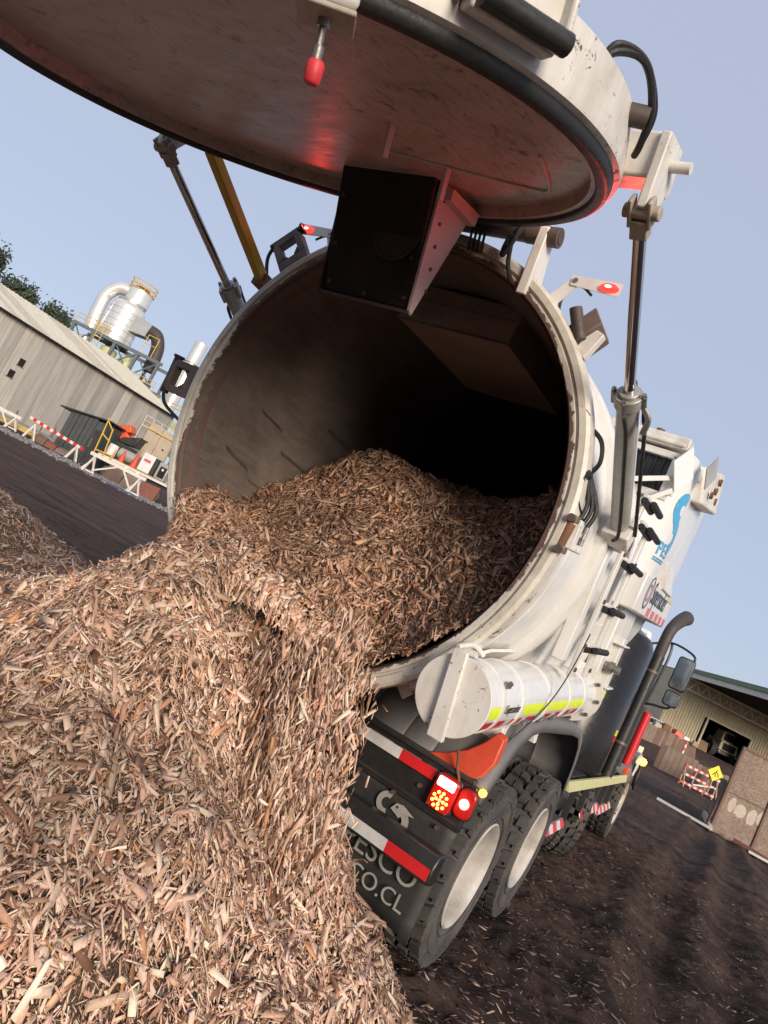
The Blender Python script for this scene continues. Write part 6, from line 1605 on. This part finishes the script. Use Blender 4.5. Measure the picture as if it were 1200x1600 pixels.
# --- wheel loader in the doorway
ld = empty('wheel_loader', 'cream wheel loader parked inside the dark shed doorway', 'loader')
mb = MB(); mb.hexa([(35.2, 61.6, 2.5), (37.0, 61.6, 2.5), (37.0, 64, 2.5), (35.2, 64, 2.5), (35.3, 61.7, 3.35), (36.9, 61.7, 3.35), (36.9, 64, 3.35), (35.3, 64, 3.35)]); yb(mb, 'bonnet', 'loader_cream', ld, bevel=.06)
mb = MB(); mb.bb(35.55, 36.65, 61.56, 61.6, 2.6, 3.2); yb(mb, 'radiator_grille', 'dark_void', ld)
mb = MB(); mb.hexa([(35.5, 62.2, 3.3), (36.7, 62.2, 3.3), (36.7, 63.6, 3.3), (35.5, 63.6, 3.3), (35.6, 62.3, 4.2), (36.6, 62.3, 4.2), (36.6, 63.5, 4.2), (35.6, 63.5, 4.2)]); yb(mb, 'cab', 'loader_cream', ld, bevel=.05)
mb = MB(); mb.bb(35.7, 36.5, 62.14, 62.22, 3.45, 4.05); yb(mb, 'cab_window', 'glass_dark', ld)
mb = MB(); mb.cyl((36.4, 61.9, 3.3), (36.4, 61.9, 4.0), .05, n=8); yb(mb, 'exhaust', 'dark_void', ld)
for a in (34.9, 37.3):
    mb = MB(); mb.cyl((a - .25, 62.2, 2.35), (a + .25, 62.2, 2.35), .68, n=22); w_ = yb(mb, 'loader_wheel', 'tyre', ld)
    mb = MB(); mb.cyl((a - .26, 62.2, 2.35), (a + .26, 62.2, 2.35), .3, n=16); yb(mb, 'hub', 'loader_cream', w_)
mb = MB(); mb.bb(35.2, 37, 61.5, 61.7, 2.15, 2.5); yb(mb, 'counterweight', 'black_satin', ld, bevel=.05)
for a in (35.3, 36.9):
    mb = MB(); mb.cyl((a, 61.45, 2.4), (a, 61.5, 2.4), .07, n=10); yb(mb, 'work_lamp', 'machine_white', ld)
for k, (a, b, h, mt_, nm, lb, ct) in enumerate(((33.3, 61.2, .9, 'wood_raw', 'board_stack', 'light board leaning inside the left of the doorway', 'board'), (37.2, 59.2, .9, 'sign_yellow', 'yellow_drum', 'yellow green drum by the right side of the doorway', 'drum'))):
    mb = MB()
    if k == 0: mb.hexa([(a, b, FZ), (a + .9, b, FZ), (a + .9, b + .1, FZ), (a, b + .1, FZ), (a, b + .3, FZ + h), (a + .9, b + .3, FZ + h * .9), (a + .9, b + .4, FZ + h * .9), (a, b + .4, FZ + h)])
    else: mb.lathe([(.01, FZ), (.35, FZ), (.37, FZ + .45), (.35, FZ + .9), (.01, FZ + .9)], O=(a, b, 0), ax=(0, 0, 1), n=16)
    o = yb(mb, nm, mt_, None); tag(o, lb, ct)
# --- low board walls
def board_wall(pts, h, label, par=None, bw=.25, name='low_board_wall', mat='fence_board'):
    w = empty(name, label, 'wall')
    for i in range(len(pts) - 1):
        p0, p1 = Vector(pts[i] + (0,)), Vector(pts[i + 1] + (0,)); L_ = (p1 - p0).length; n = max(1, int(L_ / bw)); d = (p1 - p0) / n
        for k in range(n):
            q = p0 + d * k; q2 = p0 + d * (k + .95); hh = h * random.uniform(.94, 1.03); g0 = G(q.x, q.y)
            mb = MB(); nrm = Vector((-d.y, d.x, 0)).normalized() * random.uniform(.04, .07)
            mb.prism([(q.x, q.y, g0 - .1), (q2.x, q2.y, g0 - .1), (q2.x, q2.y, g0 + hh), (q.x, q.y, g0 + hh)], nrm); yb(mb, 'board', random.choice([mat, mat, 'wood_brown']), w, smooth=0)
    return w
board_wall([(19.6, 43.0), (23.0, 44.4)], 1.05, 'low brown board wall with junk piled behind, by the shed')
board_wall([(16.9, 34.0), (19.2, 33.6), (21.5, 34.6)], 1.15, 'low brown board fence behind the striped barrier')
board_wall([(18.75, 30.6), (19.3, 33.0)], 1.05, 'short brown board fence running back beside the warning sign')
g = np.random.default_rng(12)
for k, (a, b, s, mt_, lb) in enumerate(((20.5, 45.4, .55, 'gravel_grey', 'grey stone lump at the left end of the scrap mound'), (21.1, 45.9, .6, 'wood_brown', 'brown lump low on the scrap mound'), (21.8, 45.5, .5, 'concrete_block', 'beige lump in the middle of the scrap mound'), (22.5, 45.8, .6, 'rust_brown', 'rust red lump on the scrap mound'), (23.2, 45.4, .6, 'orange_plastic', 'orange scrap piece at the right of the mound'), (23.9, 45.7, .5, 'machine_white', 'white scrap piece at the right end of the mound'), (22.1, 46.2, .45, 'gravel_grey', 'grey lump on top of the scrap mound'), (24.4, 45.3, .5, 'wood_raw', 'pale timber offcut beside the marker post'))):
    z = G(a, b) + .75
    mb = MB(); mb.hexa([(a + g.normal(0, .05) + x * s, b + y * s, z + zz * s * .8 + g.normal(0, .04)) for x, y, zz in ((-.5, -.5, 0), (.5, -.5, 0), (.5, .5, 0), (-.5, .5, 0), (-.4, -.4, 1), (.4, -.4, .8), (.4, .4, .8), (-.4, .4, 1))])
    o = yb(mb, 'scrap_lump', mt_, None, bevel=.05); tag(o, lb, 'scrap', 'scrap lumps behind the low wall')
mb = MB(); mb.hexa([(20.0, 45, .6), (25, 45.2, .6), (25, 46.6, .6), (20, 46.6, .6), (20.2, 45.3, 1.75), (24.6, 45.3, 1.9), (24.6, 46.4, 1.9), (20.2, 46.4, 1.75)]); o = yb(mb, 'scrap_mound', 'wood_brown', None, bevel=.2); tag(o, 'brown mound of scrap behind the low board wall', 'mound')
car = empty('parked_car', 'silver car parked behind the low board wall', 'car')
mb = MB(); mb.prism([(21.2, 47.4, 1.2), (21.2, 47.4, 1.75), (21.7, 47.4, 1.85), (22.1, 47.4, 2.25), (23.2, 47.4, 2.25), (23.7, 47.4, 1.85), (24.4, 47.4, 1.8), (24.4, 47.4, 1.2)], (0, 1.7, 0)); yb(mb, 'body', 'car_silver', car, bevel=.08)
mb = MB(); mb.prism([(21.85, 47.37, 1.88), (22.2, 47.37, 2.18), (23.1, 47.37, 2.18), (23.5, 47.37, 1.88)], (0, .04, 0)); yb(mb, 'side_windows', 'glass_dark', car)
for a in (21.8, 23.8):
    mb = MB(); mb.cyl((a, 47.3, 1.15), (a, 47.5, 1.15), .32, n=16); yb(mb, 'car_wheel', 'tyre', car)
mk = empty('marker_post', 'red and white marker post at the end of the low wall', 'post')
for k in range(5):
    mb = MB(); z = G(23.2, 44.0) + .2 * k; mb.bb(23.15, 23.25, 43.9, 44.0, z, z + .2); yb(mb, 'band', 'red_tape' if k % 2 == 0 else 'white_tape', mk)
# --- striped fence and warning sign
fb = empty('striped_fence', 'red and white striped timber fence beside the yellow warning sign', 'barrier')
for z in (.84, .48, .12):
    n = 12
    for k in range(n):
        a = 16.72 + 1.65 * k / n; a2 = 16.72 + 1.65 * (k + .99) / n
        mb = MB(); mb.bar((a, 31.0, z), (a2, 31.0, z), .05, .10); yb(mb, 'stripe_board', 'red_tape' if k % 2 == 0 else 'wood_white', fb)
for a in (16.75, 17.3, 17.9, 18.35):
    mb = MB(); mb.bar((a, 31.06, -.05), (a, 31.06, .92), .06, .06); yb(mb, 'post', 'wood_raw', fb)
for a in (16.75, 18.3):
    mb = MB(); mb.bar((a, 31.06, .8), (a - .1, 30.4, -.05), .05, .05); yb(mb, 'stay', 'wood_raw', fb)
mb = MB(); mb.bar((17.3, 30.96, .2), (18.2, 30.96, .5), .04, .07); yb(mb, 'cross_board', 'wood_white', fb)
sg = empty('warning_sign', 'yellow diamond sign with black digging figure on the fence', 'sign')
c = Vector((18.0, 30.9, 1.08)); hs = .36
mb = MB(); mb.prism([c + Vector(q) for q in ((-hs, 0, 0), (0, 0, -hs), (hs, 0, 0), (0, 0, hs))], (0, .02, 0)); yb(mb, 'sign_plate', 'sign_yellow', sg)
mb = MB(); mb.bar(c + Vector((0, .04, -.9)), c + Vector((0, .04, .1)), .05, .05); yb(mb, 'sign_post', 'wood_raw', sg)
mb = MB()
for q in (((-.02, .10), (.04, .16)), ((-.05, .02), (.02, .10)), ((-.05, .02), (-.12, -.12)), ((-.03, .0), (.04, -.13)), ((.0, .08), (.12, .0)), ((.12, .0), (.16, -.12))):
    mb.bar(c + Vector((q[0][0], -.012, q[0][1])), c + Vector((q[1][0], -.012, q[1][1])), .012, .045, up=(0, 1, 0))
yb(mb, 'sign_figure', 'decal_dark', sg)
# --- chipboard hoarding at the right edge
hb = empty('chipboard_hoarding', 'tall chipboard hoarding panels on battens at the right edge', 'hoarding')
for k in range(3):
    for j in range(2):
        mb = MB(); a = 11.04 + 1.24 * k; b = 18.25 + .12 * k
        mb.hexa([(a + .04, b, -.1 + 1.17 * j), (a + 1.22, b + .12, -.1 + 1.17 * j), (a + 1.22, b + .14, -.1 + 1.17 * j), (a + .04, b + .02, -.1 + 1.17 * j), (a + .04, b, 1.06 + 1.16 * j), (a + 1.22, b + .12, 1.06 + 1.16 * j), (a + 1.22, b + .14, 1.06 + 1.16 * j), (a + .04, b + .02, 1.06 + 1.16 * j)]); yb(mb, 'chipboard_sheet', 'osb', hb, smooth=0)
    mb = MB(); mb.bar((a, b - .02, -.1), (a, b - .02, 2.28), .06, .07); yb(mb, 'batten', 'wood_brown', hb)
    mb = MB(); mb.bar((a, b - .02, 2.25), (a + 1.22, b + .1, 2.25), .06, .05); yb(mb, 'rail', 'wood_brown', hb)
    mb = MB(); mb.bar((a + .04, b - .015, 1.065), (a + 1.22, b + .1, 1.065), .02, .02); yb(mb, 'joint_strip', 'wood_brown', hb)
for k, (a, z, rx, rz_) in enumerate(((11.35, .80, .10, .2), (11.62, .74, .17, .17), (11.98, .72, .13, .22), (12.22, .8, .10, .17))):
    mb = MB(); b = 18.25 + .1 * (a - 11.05)
    g = np.random.default_rng(k)
    p_ = [(a + rx * math.cos(2 * math.pi * i / 18) * (1 + g.normal(0, .08)), b - .004 + .1 * rx * math.cos(2 * math.pi * i / 18), z + rz_ * math.sin(2 * math.pi * i / 18) * (1 + g.normal(0, .08))) for i in range(18)]
    mb.add(p_, [tuple(range(18))]); yb(mb, 'paint_patch', 'paint_blob', hb, fix=False)
mb = MB(); mb.bar((10.95, 18.3, .0), (11.0, 18.35, 1.3), .02, .1); yb(mb, 'loose_slat', 'wood_brown', hb)
for k, (p0, p1, w, h, mt_, lb) in enumerate((((11.5, 17.9, .08), (12.2, 17.3, .05), .2, .05, 'plank_red', 'upper red brown plank lying against the hoarding foot'), ((11.4, 17.75, .04), (12.0, 17.1, .03), .16, .04, 'plank_red', 'lower red brown plank lying against the hoarding foot'), ((11.55, 17.3, .03), (13.0, 16.6, .03), .15, .05, 'wood_white', 'pale board lying on the soil below the hoarding'), ((9.9, 19.0, .04), (10.98, 18.05, .04), .10, .06, 'wood_white', 'long pale batten lying on the ground left of the hoarding'), ((10.95, 18.1, .05), (11.15, 18.9, .25), .1, .12, 'concrete_block', 'short pale block at the hoarding corner'))):
    mb = MB(); mb.bar(p0, p1, w, h); o = yb(mb, 'loose_board', mt_, None); tag(o, lb, 'board')
